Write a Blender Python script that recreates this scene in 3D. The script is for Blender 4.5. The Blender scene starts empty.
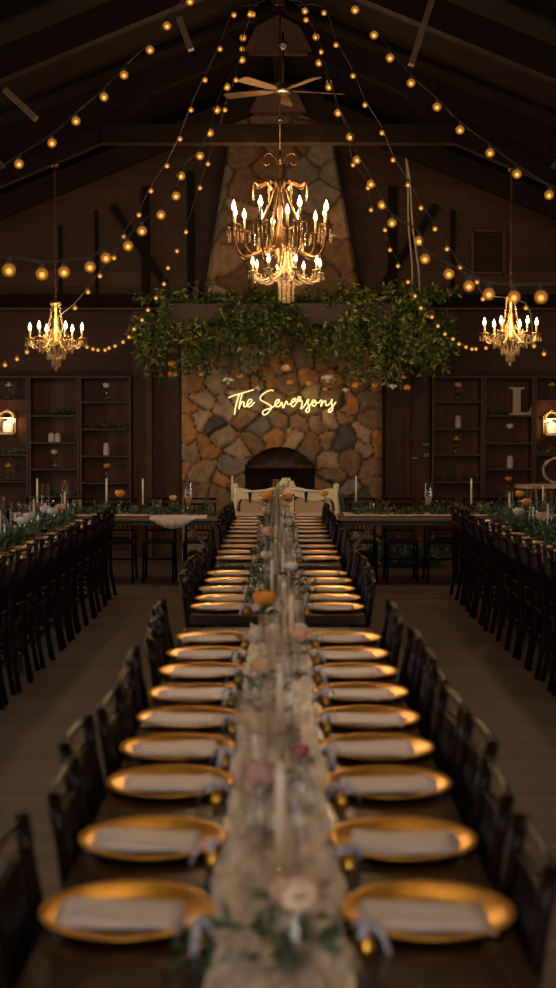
import bpy, math, random
from math import sin, cos, pi, sqrt, atan, radians
from mathutils import Vector, Matrix, noise as mnoise
import numpy as np
R = random.Random(7)
scene = bpy.context.scene
col = scene.collection
F = 1400.0
TILT = atan(64 / F)
CAM = Vector((0, 0, 1.69))

def P(u, v, d):
    """world point at depth d (world y) seen at photo pixel u, v"""
    rx, ry = (u - 278) / F, (494 - v) / F
    s = d / (cos(TILT) + ry * sin(TILT))
    return Vector((rx * s, d, CAM.z + s * (-sin(TILT) + ry * cos(TILT))))

# ------------------------------------------------------------ mesh builder
class MB:
    def __init__(s):
        s.v, s.f, s.m, s.sm = [], [], [], []
    def add(s, verts, faces, mi=0, smooth=False):
        o = len(s.v)
        s.v += [tuple(p) for p in verts]
        for f in faces:
            s.f.append(tuple(i + o for i in f)); s.m.append(mi); s.sm.append(smooth)
        return s
    def box(s, c, d, mi=0, rot=None):
        x, y, z = d[0] / 2, d[1] / 2, d[2] / 2
        vs = [Vector((a * x, b * y, e * z)) for a in (-1, 1) for b in (-1, 1) for e in (-1, 1)]
        if rot is not None: vs = [rot @ q for q in vs]
        vs = [q + Vector(c) for q in vs]
        return s.add(vs, [(0, 1, 3, 2), (4, 6, 7, 5), (0, 4, 5, 1), (2, 3, 7, 6), (0, 2, 6, 4), (1, 5, 7, 3)], mi)
    def bar(s, a, b, w, h, mi=0, up=(0, 0, 1)):
        a, b = Vector(a), Vector(b)
        d = b - a; L = d.length; d.normalize()
        side = d.cross(Vector(up))
        if side.length < 1e-4: side = d.cross(Vector((0, 1, 0)))
        side.normalize(); u2 = side.cross(d)
        rot = Matrix((side, d, u2)).transposed()
        return s.box((a + b) / 2, (w, L, h), mi, rot)
    def tube(s, pts, r, n=8, mi=0, cap=True, closed=False):
        pts = [Vector(p) for p in pts]; k = len(pts)
        rr = r if isinstance(r, (list, tuple)) else [r] * k
        vs = []; prev = None
        for i, p in enumerate(pts):
            if closed: t = pts[(i + 1) % k] - pts[i - 1]
            else: t = pts[min(i + 1, k - 1)] - pts[max(i - 1, 0)]
            if t.length < 1e-9: t = Vector((0, 0, 1))
            t.normalize()
            if prev is None:
                ref = Vector((0, 0, 1)) if abs(t.z) < .9 else Vector((1, 0, 0))
                x = ref.cross(t).normalized()
            else:
                x = prev - t * prev.dot(t)
                if x.length < 1e-6: x = Vector((1, 0, 0)).cross(t)
                x.normalize()
            prev = x; y = t.cross(x)
            for j in range(n):
                a = 2 * pi * j / n
                vs.append(p + (x * cos(a) + y * sin(a)) * rr[i])
        fs = []
        for i in range(k if closed else k - 1):
            for j in range(n):
                i2 = (i + 1) % k
                fs.append((i * n + j, i * n + (j + 1) % n, i2 * n + (j + 1) % n, i2 * n + j))
        if cap and not closed:
            fs.append(tuple(range(n - 1, -1, -1))); fs.append(tuple((k - 1) * n + j for j in range(n)))
        return s.add(vs, fs, mi, True)
    def lathe(s, prof, n=16, c=(0, 0, 0), mi=0, smooth=True):
        c = Vector(c); vs = []; fs = []; k = len(prof)
        for r, z in prof:
            for j in range(n):
                a = 2 * pi * j / n
                vs.append(c + Vector((r * cos(a), r * sin(a), z)))
        for i in range(k - 1):
            for j in range(n):
                fs.append((i * n + j, i * n + (j + 1) % n, (i + 1) * n + (j + 1) % n, (i + 1) * n + j))
        if prof[0][0] > 1e-5: fs.append(tuple(range(n - 1, -1, -1)))
        if prof[-1][0] > 1e-5: fs.append(tuple((k - 1) * n + j for j in range(n)))
        return s.add(vs, fs, mi, smooth)
    def lathe_open(s, prof, n=16, c=(0, 0, 0), mi=0):
        c = Vector(c); vs = []; fs = []; k = len(prof)
        for r, z in prof:
            for j in range(n):
                a = 2 * pi * j / n
                vs.append(c + Vector((r * cos(a), r * sin(a), z)))
        for i in range(k - 1):
            for j in range(n):
                fs.append((i * n + j, i * n + (j + 1) % n, (i + 1) * n + (j + 1) % n, (i + 1) * n + j))
        return s.add(vs, fs, mi, True)
    def ball(s, c, r, n=8, mi=0, sz=1.0):
        m = max(4, n // 2 + 1)
        prof = [(max(r * sin(pi * i / m), 1e-5), -r * sz * cos(pi * i / m)) for i in range(m + 1)]
        return s.lathe(prof, n, c, mi)
    def prism(s, poly, depth, fn, mi=0):
        """poly list of 2d points, fn(x,y,t) -> 3d"""
        n = len(poly)
        vs = [fn(x, y, 0) for x, y in poly] + [fn(x, y, depth) for x, y in poly]
        fs = [tuple(range(n)), tuple(range(2 * n - 1, n - 1, -1))]
        fs += [(i, i + n, (i + 1) % n + n, (i + 1) % n) for i in range(n)]
        return s.add(vs, fs, mi)
    def leaf(s, p, d, nrm, L, W, mi=0):
        d = d.normalized(); side = d.cross(nrm)
        if side.length < 1e-4: side = d.cross(Vector((.3, .5, .8)))
        side.normalize(); up = side.cross(d)
        m = p + d * L * .45
        vs = [p, m + side * W * .5 + up * W * .18, p + d * L - up * L * .12, m - side * W * .5 + up * W * .18, m]
        return s.add(vs, [(0, 1, 4), (1, 2, 4), (4, 2, 3), (0, 4, 3)], mi)
    def build(s, name, mats, parent=None, bevel=0):
        me = bpy.data.meshes.new(name)
        me.from_pydata(s.v, [], s.f)
        if not isinstance(mats, (list, tuple)): mats = [mats]
        for m in mats: me.materials.append(m)
        me.polygons.foreach_set('material_index', s.m)
        me.polygons.foreach_set('use_smooth', s.sm)
        me.update()
        o = bpy.data.objects.new(name, me); col.objects.link(o)
        if parent: o.parent = parent
        if bevel:
            b = o.modifiers.new('bevel', 'BEVEL'); b.width = bevel; b.segments = 2; b.limit_method = 'ANGLE'
        return o

def tag(o, label=None, cat=None, group=None, kind=None):
    if label: o['label'] = label
    if cat: o['category'] = cat
    if group: o['group'] = group
    if kind: o['kind'] = kind
    return o
def thing(name, label, cat, loc=(0, 0, 0), rz=0, group=None):
    o = bpy.data.objects.new(name, None); col.objects.link(o)
    o.empty_display_size = .05
    o.location = loc; o.rotation_euler = (0, 0, rz)
    return tag(o, label, cat, group)
def struct(name, mb, m, bevel=0):
    return tag(mb.build(name, m, None, bevel), kind='structure')
KIDS = {}
def kids(o):
    return [c for c in o.children]
def copy_tree(o, parent=None):
    c = o.copy(); col.objects.link(c)
    c.parent = parent
    for ch in kids(o): copy_tree(ch, c)
    return c
def dup(o, loc, rz=None, label=None, group=None):
    c = copy_tree(o); c.location = loc
    if rz is not None: c.rotation_euler = (0, 0, rz)
    if label: c['label'] = label
    if group: c['group'] = group
    return c
class Once:
    """first call moves the prototype itself, later calls copy it"""
    def __init__(s, fn): s.fn, s.o = fn, None
    def __call__(s, loc, rz, label, group=None):
        if s.o is None:
            s.o = s.fn(); o = s.o
        else: o = copy_tree(s.o)
        o.location = loc; o.rotation_euler = (0, 0, rz); o['label'] = label
        if group: o['group'] = group
        return o
ORD = ['first', 'second', 'third', 'fourth', 'fifth', 'sixth', 'seventh', 'eighth', 'ninth', 'tenth', 'eleventh', 'twelfth',
       'thirteenth', 'fourteenth', 'fifteenth', 'sixteenth', 'seventeenth', 'eighteenth', 'nineteenth', 'twentieth',
       'twenty-first', 'twenty-second', 'twenty-third', 'twenty-fourth', 'twenty-fifth', 'twenty-sixth']

# ------------------------------------------------------------ materials
def mat(name, base, rough=.6, metal=0, noise=None, bump=0, spec=.5, vary=.25, coords='Object', scale3=(1, 1, 1), emit=None, estr=0, coat=0, translucent=0):
    m = bpy.data.materials.new(name); m.use_nodes = True
    nt = m.node_tree; b = nt.nodes['Principled BSDF']
    b.inputs['Base Color'].default_value = (*base, 1)
    b.inputs['Roughness'].default_value = rough; b.inputs['Metallic'].default_value = metal
    b.inputs['Specular IOR Level'].default_value = spec
    b.inputs['Coat Weight'].default_value = coat
    b.inputs['Coat Roughness'].default_value = .15
    if emit:
        b.inputs['Emission Color'].default_value = (*emit, 1); b.inputs['Emission Strength'].default_value = estr
        m.cycles.emission_sampling = 'NONE'
    if noise:
        tc = nt.nodes.new('ShaderNodeTexCoord'); mp = nt.nodes.new('ShaderNodeMapping')
        mp.inputs['Scale'].default_value = scale3
        nz = nt.nodes.new('ShaderNodeTexNoise'); nz.inputs['Scale'].default_value = noise; nz.inputs['Detail'].default_value = 5
        nt.links.new(tc.outputs[coords], mp.inputs[0]); nt.links.new(mp.outputs[0], nz.inputs['Vector'])
        cr = nt.nodes.new('ShaderNodeValToRGB')
        cr.color_ramp.elements[0].position = .3; cr.color_ramp.elements[1].position = .7
        cr.color_ramp.elements[0].color = (*[c * (1 - vary) for c in base], 1)
        cr.color_ramp.elements[1].color = (*[min(1, c * (1 + vary)) for c in base], 1)
        nt.links.new(nz.outputs['Fac'], cr.inputs[0]); nt.links.new(cr.outputs[0], b.inputs['Base Color'])
        if bump:
            bp = nt.nodes.new('ShaderNodeBump'); bp.inputs['Strength'].default_value = bump; bp.inputs['Distance'].default_value = .01
            nt.links.new(nz.outputs['Fac'], bp.inputs['Height']); nt.links.new(bp.outputs[0], b.inputs['Normal'])
    return m

def board_mat(name, base, axis, width, rough=.6, vary=.35, grain=1.0, spec=.3, gap=.06):
    """boards: grooves across `axis` (0 x,1 y,2 z) every width, grain along the other direction"""
    m = bpy.data.materials.new(name); m.use_nodes = True
    nt = m.node_tree; N = nt.nodes.new; L = nt.links.new; b = nt.nodes['Principled BSDF']
    b.inputs['Roughness'].default_value = rough; b.inputs['Specular IOR Level'].default_value = spec
    tc = N('ShaderNodeTexCoord'); sp = N('ShaderNodeSeparateXYZ'); L(tc.outputs['Object'], sp.inputs[0])
    dv = N('ShaderNodeMath'); dv.operation = 'DIVIDE'; dv.inputs[1].default_value = width; L(sp.outputs[axis], dv.inputs[0])
    fr = N('ShaderNodeMath'); fr.operation = 'FRACT'; L(dv.outputs[0], fr.inputs[0])
    fl = N('ShaderNodeMath'); fl.operation = 'FLOOR'; L(dv.outputs[0], fl.inputs[0])
    wn = N('ShaderNodeTexWhiteNoise'); wn.noise_dimensions = '1D'; L(fl.outputs[0], wn.inputs['W'])
    mp = N('ShaderNodeMapping'); sc = [3 * grain] * 3; sc[axis] = 40 * grain
    mp.inputs['Scale'].default_value = sc
    cb = N('ShaderNodeCombineXYZ'); L(wn.outputs['Value'], cb.inputs[(axis + 1) % 3])
    va = N('ShaderNodeVectorMath'); va.operation = 'MULTIPLY_ADD'; va.inputs[1].default_value = (9, 9, 9)
    L(cb.outputs[0], va.inputs[0]); L(tc.outputs['Object'], va.inputs[2]); L(va.outputs[0], mp.inputs[0])
    nz = N('ShaderNodeTexNoise'); nz.inputs['Scale'].default_value = 1.0; nz.inputs['Detail'].default_value = 6; L(mp.outputs[0], nz.inputs['Vector'])
    mx = N('ShaderNodeMath'); mx.operation = 'MULTIPLY_ADD'; mx.inputs[1].default_value = .45; L(wn.outputs['Value'], mx.inputs[0])
    ml = N('ShaderNodeMath'); ml.operation = 'MULTIPLY'; ml.inputs[1].default_value = .75; L(nz.outputs['Fac'], ml.inputs[0]); L(ml.outputs[0], mx.inputs[2])
    cr = N('ShaderNodeValToRGB'); cr.color_ramp.elements[0].position = .2; cr.color_ramp.elements[1].position = .85
    cr.color_ramp.elements[0].color = (*[c * (1 - vary) for c in base], 1); cr.color_ramp.elements[1].color = (*[c * (1 + vary) for c in base], 1)
    L(mx.outputs[0], cr.inputs[0]); L(cr.outputs[0], b.inputs['Base Color'])
    gp = N('ShaderNodeMath'); gp.operation = 'GREATER_THAN'; gp.inputs[1].default_value = gap; L(fr.outputs[0], gp.inputs[0])
    ad = N('ShaderNodeMath'); ad.operation = 'MULTIPLY_ADD'; ad.inputs[1].default_value = .12; L(nz.outputs['Fac'], ad.inputs[0]); L(gp.outputs[0], ad.inputs[2])
    bp = N('ShaderNodeBump'); bp.inputs['Strength'].default_value = .8; bp.inputs['Distance'].default_value = .02
    L(ad.outputs[0], bp.inputs['Height']); L(bp.outputs[0], b.inputs['Normal'])
    return m

def glass_mat(name, tint=(1, 1, 1), refl=1.0, base=.04):
    m = bpy.data.materials.new(name); m.use_nodes = True
    nt = m.node_tree; N = nt.nodes.new; L = nt.links.new
    nt.nodes.remove(nt.nodes['Principled BSDF']); out = nt.nodes['Material Output']
    tr = N('ShaderNodeBsdfTransparent'); tr.inputs[0].default_value = (*tint, 1)
    gl = N('ShaderNodeBsdfGlossy'); gl.inputs['Roughness'].default_value = .06; gl.inputs[0].default_value = (1, 1, 1, 1)
    fr = N('ShaderNodeLayerWeight'); fr.inputs['Blend'].default_value = .35
    ma = N('ShaderNodeMath'); ma.operation = 'MULTIPLY_ADD'; ma.inputs[1].default_value = refl; ma.inputs[2].default_value = base
    L(fr.outputs['Fresnel'], ma.inputs[0])
    mx = N('ShaderNodeMixShader'); L(ma.outputs[0], mx.inputs[0]); L(tr.outputs[0], mx.inputs[1]); L(gl.outputs[0], mx.inputs[2])
    L(mx.outputs[0], out.inputs[0])
    return m

M = {}
M['floor'] = board_mat('floor_boards', (.115, .083, .064), 1, .09, .55, .3, .6, .35, .03)
M['wall'] = board_mat('horizontal_dark_boards', (.064, .028, .013), 2, .19, .6, .35)
M['wallv'] = board_mat('vertical_dark_boards', (.088, .033, .0125), 0, .11, .55, .3)
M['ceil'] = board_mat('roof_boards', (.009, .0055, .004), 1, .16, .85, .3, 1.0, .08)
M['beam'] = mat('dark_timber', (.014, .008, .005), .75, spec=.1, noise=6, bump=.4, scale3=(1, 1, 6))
M['beam_light'] = mat('tan_timber', (.13, .07, .032), .6, noise=6, bump=.3)
M['shelf'] = mat('brown_shelf_wood', (.07, .027, .011), .55, noise=8, scale3=(1, 1, 6), bump=.2)
M['mantel'] = mat('dark_mantel_timber', (.05, .026, .016), .6, noise=9, scale3=(1, 6, 6), bump=.6)
M['table'] = board_mat('stained_table_boards', (.032, .012, .005), 0, .145, .24, .35, .5, .5, .03)
M['tablex'] = board_mat('stained_table_boards_across', (.2, .095, .042), 0, .145, .3, .35, .5, .5, .03)
M['tleg'] = mat('dark_stained_timber', (.045, .022, .012), .45, noise=12, bump=.2)
M['tlegl'] = mat('pale_brace_timber', (.3, .2, .13), .5, noise=12, bump=.2)
M['chair'] = mat('mahogany_lacquer', (.011, .0038, .003), .25, noise=14, vary=.4, scale3=(1, 1, .3), coat=.0, spec=.14)
M['gold'] = mat('gold_charger', (.83, .42, .06), .3, 1, noise=60, vary=.1, bump=.03)
M['brass'] = mat('antique_brass', (.6, .36, .11), .33, 1, noise=40, vary=.25, bump=.05)
M['bronze'] = mat('bronze_iron', (.13, .065, .025), .38, .9, noise=40, vary=.35, bump=.1)
M['cream_metal'] = mat('cream_painted_metal', (.5, .36, .19), .4, .2, noise=40, vary=.15)
M['crystal'] = None
M['napkin'] = mat('blush_napkin_linen', (.84, .7, .64), .85, noise=120, bump=.15, vary=.07)
M['runner'] = mat('cream_gauze', (.76, .63, .53), .9, noise=11, bump=.7, vary=.32, scale3=(4, 1, 1))
M['runner2'] = mat('pale_gauze', (.74, .6, .52), .9, noise=14, bump=.4, vary=.15)
M['candle'] = mat('ivory_wax', (.95, .78, .57), .45, noise=8, vary=.05)
M['wick'] = mat('black_wick', (.02, .02, .02), .9, noise=8)
M['sleeve'] = mat('cream_candle_sleeve', (.45, .3, .13), .5, noise=20, vary=.1)
M['flame'] = mat('flame_bulb', (1, .8, .5), .3, emit=(1, .70, .34), estr=26)
M['bulb'] = mat('amber_globe_bulb', (.9, .5, .15), .15, emit=(1, .40, .085), estr=1.15)
def bulb_mat():
    m = bpy.data.materials.new('amber_globe_glass'); m.use_nodes = True
    nt = m.node_tree; N = nt.nodes.new; L = nt.links.new
    nt.nodes.remove(nt.nodes['Principled BSDF']); out = nt.nodes['Material Output']
    tr = N('ShaderNodeBsdfTransparent'); tr.inputs[0].default_value = (1, .62, .25, 1)
    em = N('ShaderNodeEmission'); em.inputs[0].default_value = (1, .40, .075, 1); em.inputs[1].default_value = .42
    mx = N('ShaderNodeMixShader'); mx.inputs[0].default_value = .6
    L(tr.outputs[0], mx.inputs[1]); L(em.outputs[0], mx.inputs[2]); L(mx.outputs[0], out.inputs[0])
    m.cycles.emission_sampling = 'NONE'; return m
M['bulb'] = bulb_mat()
M['filament'] = mat('hot_filament', (1, .7, .3), .3, emit=(1, .60, .24), estr=4.5)
M['cord'] = mat('black_cord', (.02, .016, .013), .6, noise=30)
M['neon'] = mat('warm_neon', (1, .9, .6), .3, emit=(1, .78, .30), estr=1.25)
M['lamp_glow'] = mat('lantern_glow', (1, .8, .5), .4, emit=(1, .70, .40), estr=1.0)
M['black'] = mat('black_iron', (.015, .013, .012), .5, .6, noise=30, vary=.3)
M['soot'] = mat('sooty_brick', (.065, .038, .024), .9, noise=9, bump=.5, vary=.5)
M['upholstery'] = mat('tan_upholstery', (.62, .44, .28), .85, noise=60, bump=.2, vary=.12)
M['settee'] = mat('cream_carved_wood', (.95, .82, .54), .5, noise=20, vary=.1, bump=.2)
M['plain'] = mat('cream_paint', (.62, .45, .28), .6, noise=20, vary=.12, bump=.15)
M['milk'] = mat('milk_glass', (.66, .58, .5), .35, noise=14, vary=.05)
M['slab'] = mat('live_edge_slab', (.5, .32, .18), .5, noise=9, vary=.3, scale3=(1, 6, 6))
M['twig'] = mat('pale_twig', (.42, .32, .2), .8, noise=30, vary=.3)
M['plastic'] = mat('grey_plate', (.35, .3, .27), .5, noise=20, vary=.1)
M['ribbon'] = mat('lilac_ribbon', (.62, .58, .68), .6, noise=30, vary=.1)
M['stem'] = mat('green_stem', (.05, .09, .02), .6, noise=20)
M['glass'] = glass_mat('clear_glass', (.99, .985, .98), .25, .012)
M['glassg'] = glass_mat('cool_glass', (.95, .97, .97), .6, .04)
M['amber'] = mat('amber_drink', (.75, .42, .06), .2, noise=20, vary=.2)
M['steel'] = mat('brushed_steel', (.5, .45, .4), .3, 1, noise=30, vary=.1)
M['fanblade'] = mat('tan_fan_blade', (.16, .09, .045), .5, noise=9, vary=.2)
def crystal_mat():
    m = bpy.data.materials.new('cut_crystal'); m.use_nodes = True
    nt = m.node_tree; N = nt.nodes.new; L = nt.links.new
    nt.nodes.remove(nt.nodes['Principled BSDF']); out = nt.nodes['Material Output']
    tr = N('ShaderNodeBsdfTransparent'); tr.inputs[0].default_value = (.95, .9, .8, 1)
    gl = N('ShaderNodeBsdfGlossy'); gl.inputs['Roughness'].default_value = .12; gl.inputs[0].default_value = (.9, .78, .55, 1)
    df = N('ShaderNodeBsdfDiffuse'); df.inputs[0].default_value = (.5, .36, .2, 1)
    nz = N('ShaderNodeTexNoise'); nz.inputs['Scale'].default_value = 70
    mr = N('ShaderNodeMapRange'); mr.inputs['From Min'].default_value = .35; mr.inputs['From Max'].default_value = .65; L(nz.outputs['Fac'], mr.inputs[0])
    m1 = N('ShaderNodeMixShader'); L(mr.outputs[0], m1.inputs[0]); L(gl.outputs[0], m1.inputs[1]); L(df.outputs[0], m1.inputs[2])
    m2 = N('ShaderNodeMixShader'); m2.inputs[0].default_value = .55; L(tr.outputs[0], m2.inputs[1]); L(m1.outputs[0], m2.inputs[2])
    L(m2.outputs[0], out.inputs[0]); return m
M['crystal'] = crystal_mat()
M['beads'] = mat('pearl_beads', (.62, .47, .26), .35, noise=40, vary=.2)
LEAFC = [(.055, .09, .014), (.026, .053, .011), (.13, .155, .026), (.30, .28, .065)]
M['leaves'] = [mat('leaf_mid_green', LEAFC[0], .45, noise=30), mat('leaf_dark_green', LEAFC[1], .4, noise=30),
               mat('leaf_light_green', LEAFC[2], .45, noise=30), mat('leaf_yellow_green', LEAFC[3], .5, noise=30)]
M['sage'] = [mat('sage_leaf', (.09, .14, .08), .5, noise=30), mat('deep_leaf', (.035, .075, .03), .45, noise=30),
             mat('olive_leaf', (.12, .17, .07), .5, noise=30), mat('silver_leaf', (.26, .3, .24), .5, noise=30)]
PET = {'orange': (.9, .34, .04), 'peach': (.88, .5, .3), 'white': (.85, .78, .66), 'blush': (.9, .62, .46), 'pink': (.7, .36, .3), 'rose': (.5, .06, .1), 'yellow': (.8, .5, .08)}
for k_, c_ in PET.items(): M['pet_' + k_] = mat(k_ + '_petal', c_, .6, noise=20, vary=.15)

# ------------------------------------------------------------ the room shell
WX, YB, YF = 5.7, 18.75, -3.0
RZ, SL = 6.05, .41
def roof_z(x): return RZ - SL * abs(x)
m = MB(); m.box((0, (YB + YF) / 2, -.1), (2 * WX + .4, YB - YF + .4, .2)); struct('floor', m, M['floor'])
m = MB()
for s_ in (-1, 1):
    a = roof_z(WX + .3)
    vs = [(0, YF - .3, RZ), (0, YB + .3, RZ), (s_ * (WX + .3), YB + .3, a), (s_ * (WX + .3), YF - .3, a)]
    vs += [(x, y, z + .15) for x, y, z in vs]
    m.add(vs, [(0, 1, 2, 3), (7, 6, 5, 4), (0, 4, 5, 1), (1, 5, 6, 2), (2, 6, 7, 3), (3, 7, 4, 0)])
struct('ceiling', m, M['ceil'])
def gable(y0, y1):
    mm = MB()
    poly = [(-WX - .2, 0), (WX + .2, 0), (WX + .2, roof_z(WX + .2)), (0, RZ), (-WX - .2, roof_z(WX + .2))]
    mm.prism(poly, y1 - y0, lambda x, z, t: (x, y0 + t, z)); return mm
struct('wall_back', gable(YB, YB + .2), M['wall'])
# unseen front wall behind the camera; its wide doorway is added to let light in
m = MB()
m.box((-4.15, YF - .1, 2.0), (3.5, .2, 4.0)); m.box((4.15, YF - .1, 2.0), (3.5, .2, 4.0)); m.box((0, YF - .1, 3.9), (4.8, .2, 1.6))
m.prism([(-WX, 3.7), (WX, 3.7), (0, RZ)], .2, lambda x, z, t: (x, YF - .2 + t, z))
struct('wall_front', m, M['wall'])
WIN = [1.5, 5.0, 8.5, 12.0, 15.4]  # unseen window openings, added to let daylight in
for sx, nm in ((-1, 'wall_left'), (1, 'wall_right')):
    m = MB(); X = sx * (WX + .1)
    m.box((X, (YB + YF) / 2, .5), (.2, YB - YF, 1.0)); m.box((X, (YB + YF) / 2, 3.1), (.2, YB - YF, 1.4))
    ys = [YF] + [q for w in WIN for q in (w - .7, w + .7)] + [YB]
    for i in range(0, len(ys), 2):
        m.box((X, (ys[i] + ys[i + 1]) / 2, 1.7), (.2, ys[i + 1] - ys[i], 1.4))
    struct(nm, m, M['wall'])
# wide girt, battens and posts on the back wall
m = MB(); m.box((0, YB - .07, 3.38), (2 * WX, .14, .2)); struct('trim_1', m, M['beam'], .006)
m = MB(); m.box((0, YB - .12, 3.285), (2 * WX, .22, .035)); struct('trim_2', m, M['shelf'], .004)
m = MB(); m.box((0, YB - .02, .1), (2 * WX, .04, .2)); struct('baseboard_back', m, M['shelf'])
k = 3
for u0, u1, z0, z1, dp in ((133, 152, 0, 3.27, .16), (385, 404, 0, 3.27, .08), (412, 430, 0, 3.27, .1),
                           (143, 150, 3.48, 4.9, .12), (188, 195, 3.48, 5.1, .08), (388, 396, 3.48, 4.9, .12), (96, 99, 3.48, 4.6, .05), (60, 63, 3.48, 4.4, .05), (450, 454, 3.48, 4.6, .05)):
    xa, xb = P(u0, 430, YB - dp).x, P(u1, 430, YB - dp).x
    m = MB(); m.box(((xa + xb) / 2, YB - dp / 2, (z0 + z1) / 2), (xb - xa, dp, z1 - z0))
    struct('trim_%d' % k, m, M['wallv'] if z0 == 0 else M['beam'], .005); k += 1
for (ua, va, ub, vb) in ((113, 206, 166, 284), (436, 206, 384, 284)):
    m = MB(); m.bar(P(ua, va, YB - .06), P(ub, vb, YB - .06), .1, .1); struct('trim_%d' % k, m, M['beam']); k += 1

# fluted vertical panelling in the lower back wall between fireplace and shelves
for u0, u1 in ((153, 181), (381, 386), (404, 412)):
    xa, xb = P(u0, 430, YB).x, P(u1, 430, YB).x
    m = MB(); m.box(((xa + xb) / 2, YB - .015, 1.63), (xb - xa, .03, 3.24)); struct('trim_%d' % k, m, M['wallv']); k += 1

# louvred vent high on the wall, right side
c = P(488, 252, YB - .06)
t = thing('louvred_vent', 'dark slatted wall vent high on the back wall right of the chimney', 'vent', (c.x, YB - .001, c.z - .28))
m = MB(); w, h = .42, .56
for s_ in (-1, 1): m.box((s_ * w / 2, -.04, h / 2), (.04, .08, h + .04))
m.box((0, -.04, 0), (w, .08, .04)); m.box((0, -.04, h), (w, .08, .04)); m.build('frame', M['shelf'], t)
m = MB(); m.box((0, -.012, h / 2), (w - .04, .02, h - .04)); m.build('backing', M['black'], t)
m = MB()
for i in range(8): m.box((0, -.045, .055 + i * .065), (w - .04, .055, .012), 0, Matrix.Rotation(radians(-35), 3, 'X'))
m.build('slats', M['shelf'], t)

# ------------------------------------------------------------ roof trusses
def truss(y, zr, label, collar=None):
    t = thing('roof_truss', label, 'roof truss', (0, y, 0))
    tk, hd = .14, .27
    for s_ in (-1, 1):
        m = MB(); m.prism([(0, zr), (s_ * (WX - .02), zr - SL * (WX - .02)), (s_ * (WX - .02), zr + hd - SL * (WX - .02)), (0, zr + hd)], tk, lambda x, z, q: (x, q - tk / 2, z))
        m.build('rafter', M['beam'], t)
        m = MB(); m.bar((s_ * .02, -.02 if s_ > 0 else .02, zr + .1), (s_ * 1.9, 0, zr - .62), .08, .12); m.build('web_brace', M['beam'], t)
        if collar:
            m = MB(); m.prism([(s_ * 1.7, collar - .06), (s_ * 5.6, collar - .06 - .42 * 3.9), (s_ * 5.6, collar + .1 - .42 * 3.9), (s_ * 1.7, collar + .1)], .12, lambda x, z, q: (x, q - .06, z))
            m.build('lower_chord', M['beam'], t)
            m = MB(); m.bar((s_ * 1.6, .0, collar + .05), (s_ * 1.25, 0, zr - .4), .07, .1); m.build('web_brace', M['beam'], t)
            m = MB(); m.bar((s_ * 2.72, 0, collar - .42), (s_ * 3.1, 0, collar - .0), .07, .09); m.build('web_brace', M['beam_light'], t)
    if collar:
        m = MB(); m.box((0, 0, collar), (3.55, .16, .19)); m.build('collar_beam', M['beam'], t, .006)
    m = MB(); m.prism([(-.34, zr - .12), (.34, zr - .12), (.22, zr + .12), (0, zr + .24), (-.22, zr + .12)], .2, lambda x, z, q: (x, q - .1, z)); m.build('gusset', M['shelf'], t)
    return t
truss(17.0, 5.6, 'dark timber roof truss nearest the stone chimney')
truss(14.3, 5.6, 'dark timber roof truss with a level collar beam above the big chandelier', 4.67)
truss(12.0, 5.6, 'dark timber roof truss nearest the camera, highest in the picture')
m = MB(); m.box((0, 7.8, 5.95), (.12, 21.5, .16)); tag(m.build('ridge_beam', M['beam']), 'dark ridge beam running along the peak of the roof', 'beam')
for (a, b, side) in (((179, 18), (191, 50), 'left of the ridge'), ((432, 0), (411, 65), 'right of the ridge'), ((5, 90), (36, 119), 'at far left of the picture')):
    d = 11.85
    m = MB(); m.bar(P(a[0], a[1], d), P(b[0], b[1], d), .06 if d > 16 else .09, .05)
    tag(m.build('roof_strut', M['beam_light']), 'tan timber strut in the dark roof ' + side, 'strut')

# ------------------------------------------------------------ stone fireplace
FY = 17.62
fp = thing('stone_fireplace', 'tall tapering fieldstone fireplace and chimney at the end of the hall', 'fireplace', (.035, FY, 0))
def fz(v): return P(278, v, FY).z
def fx(u): return P(u, 430, FY).x - .035
zS = fz(302); zT = 6.02
def halfl(z):
    if z < zS: return -fx(181.5), fx(382)
    k = (z - zS) / (fz(149) - zS)
    return -(fx(203) + k * (fx(228) - fx(203))), fx(362) + k * (fx(334) - fx(362))
arch_l, arch_r = fx(245), fx(315)
z_sp, z_top = fz(465), fz(447)
def arch_z(x):
    c_ = (arch_l + arch_r) / 2; h_ = (arch_r - arch_l) / 2
    q = abs(x - c_) / h_
    return z_sp + (z_top - z_sp) * max(0, 1 - q ** 2.2) if q < 1 else -1
TAN, ORG, GRY, BRN, DRK = (.40, .27, .15), (.42, .19, .055), (.26, .2, .15), (.25, .145, .075), (.09, .075, .065)
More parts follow.
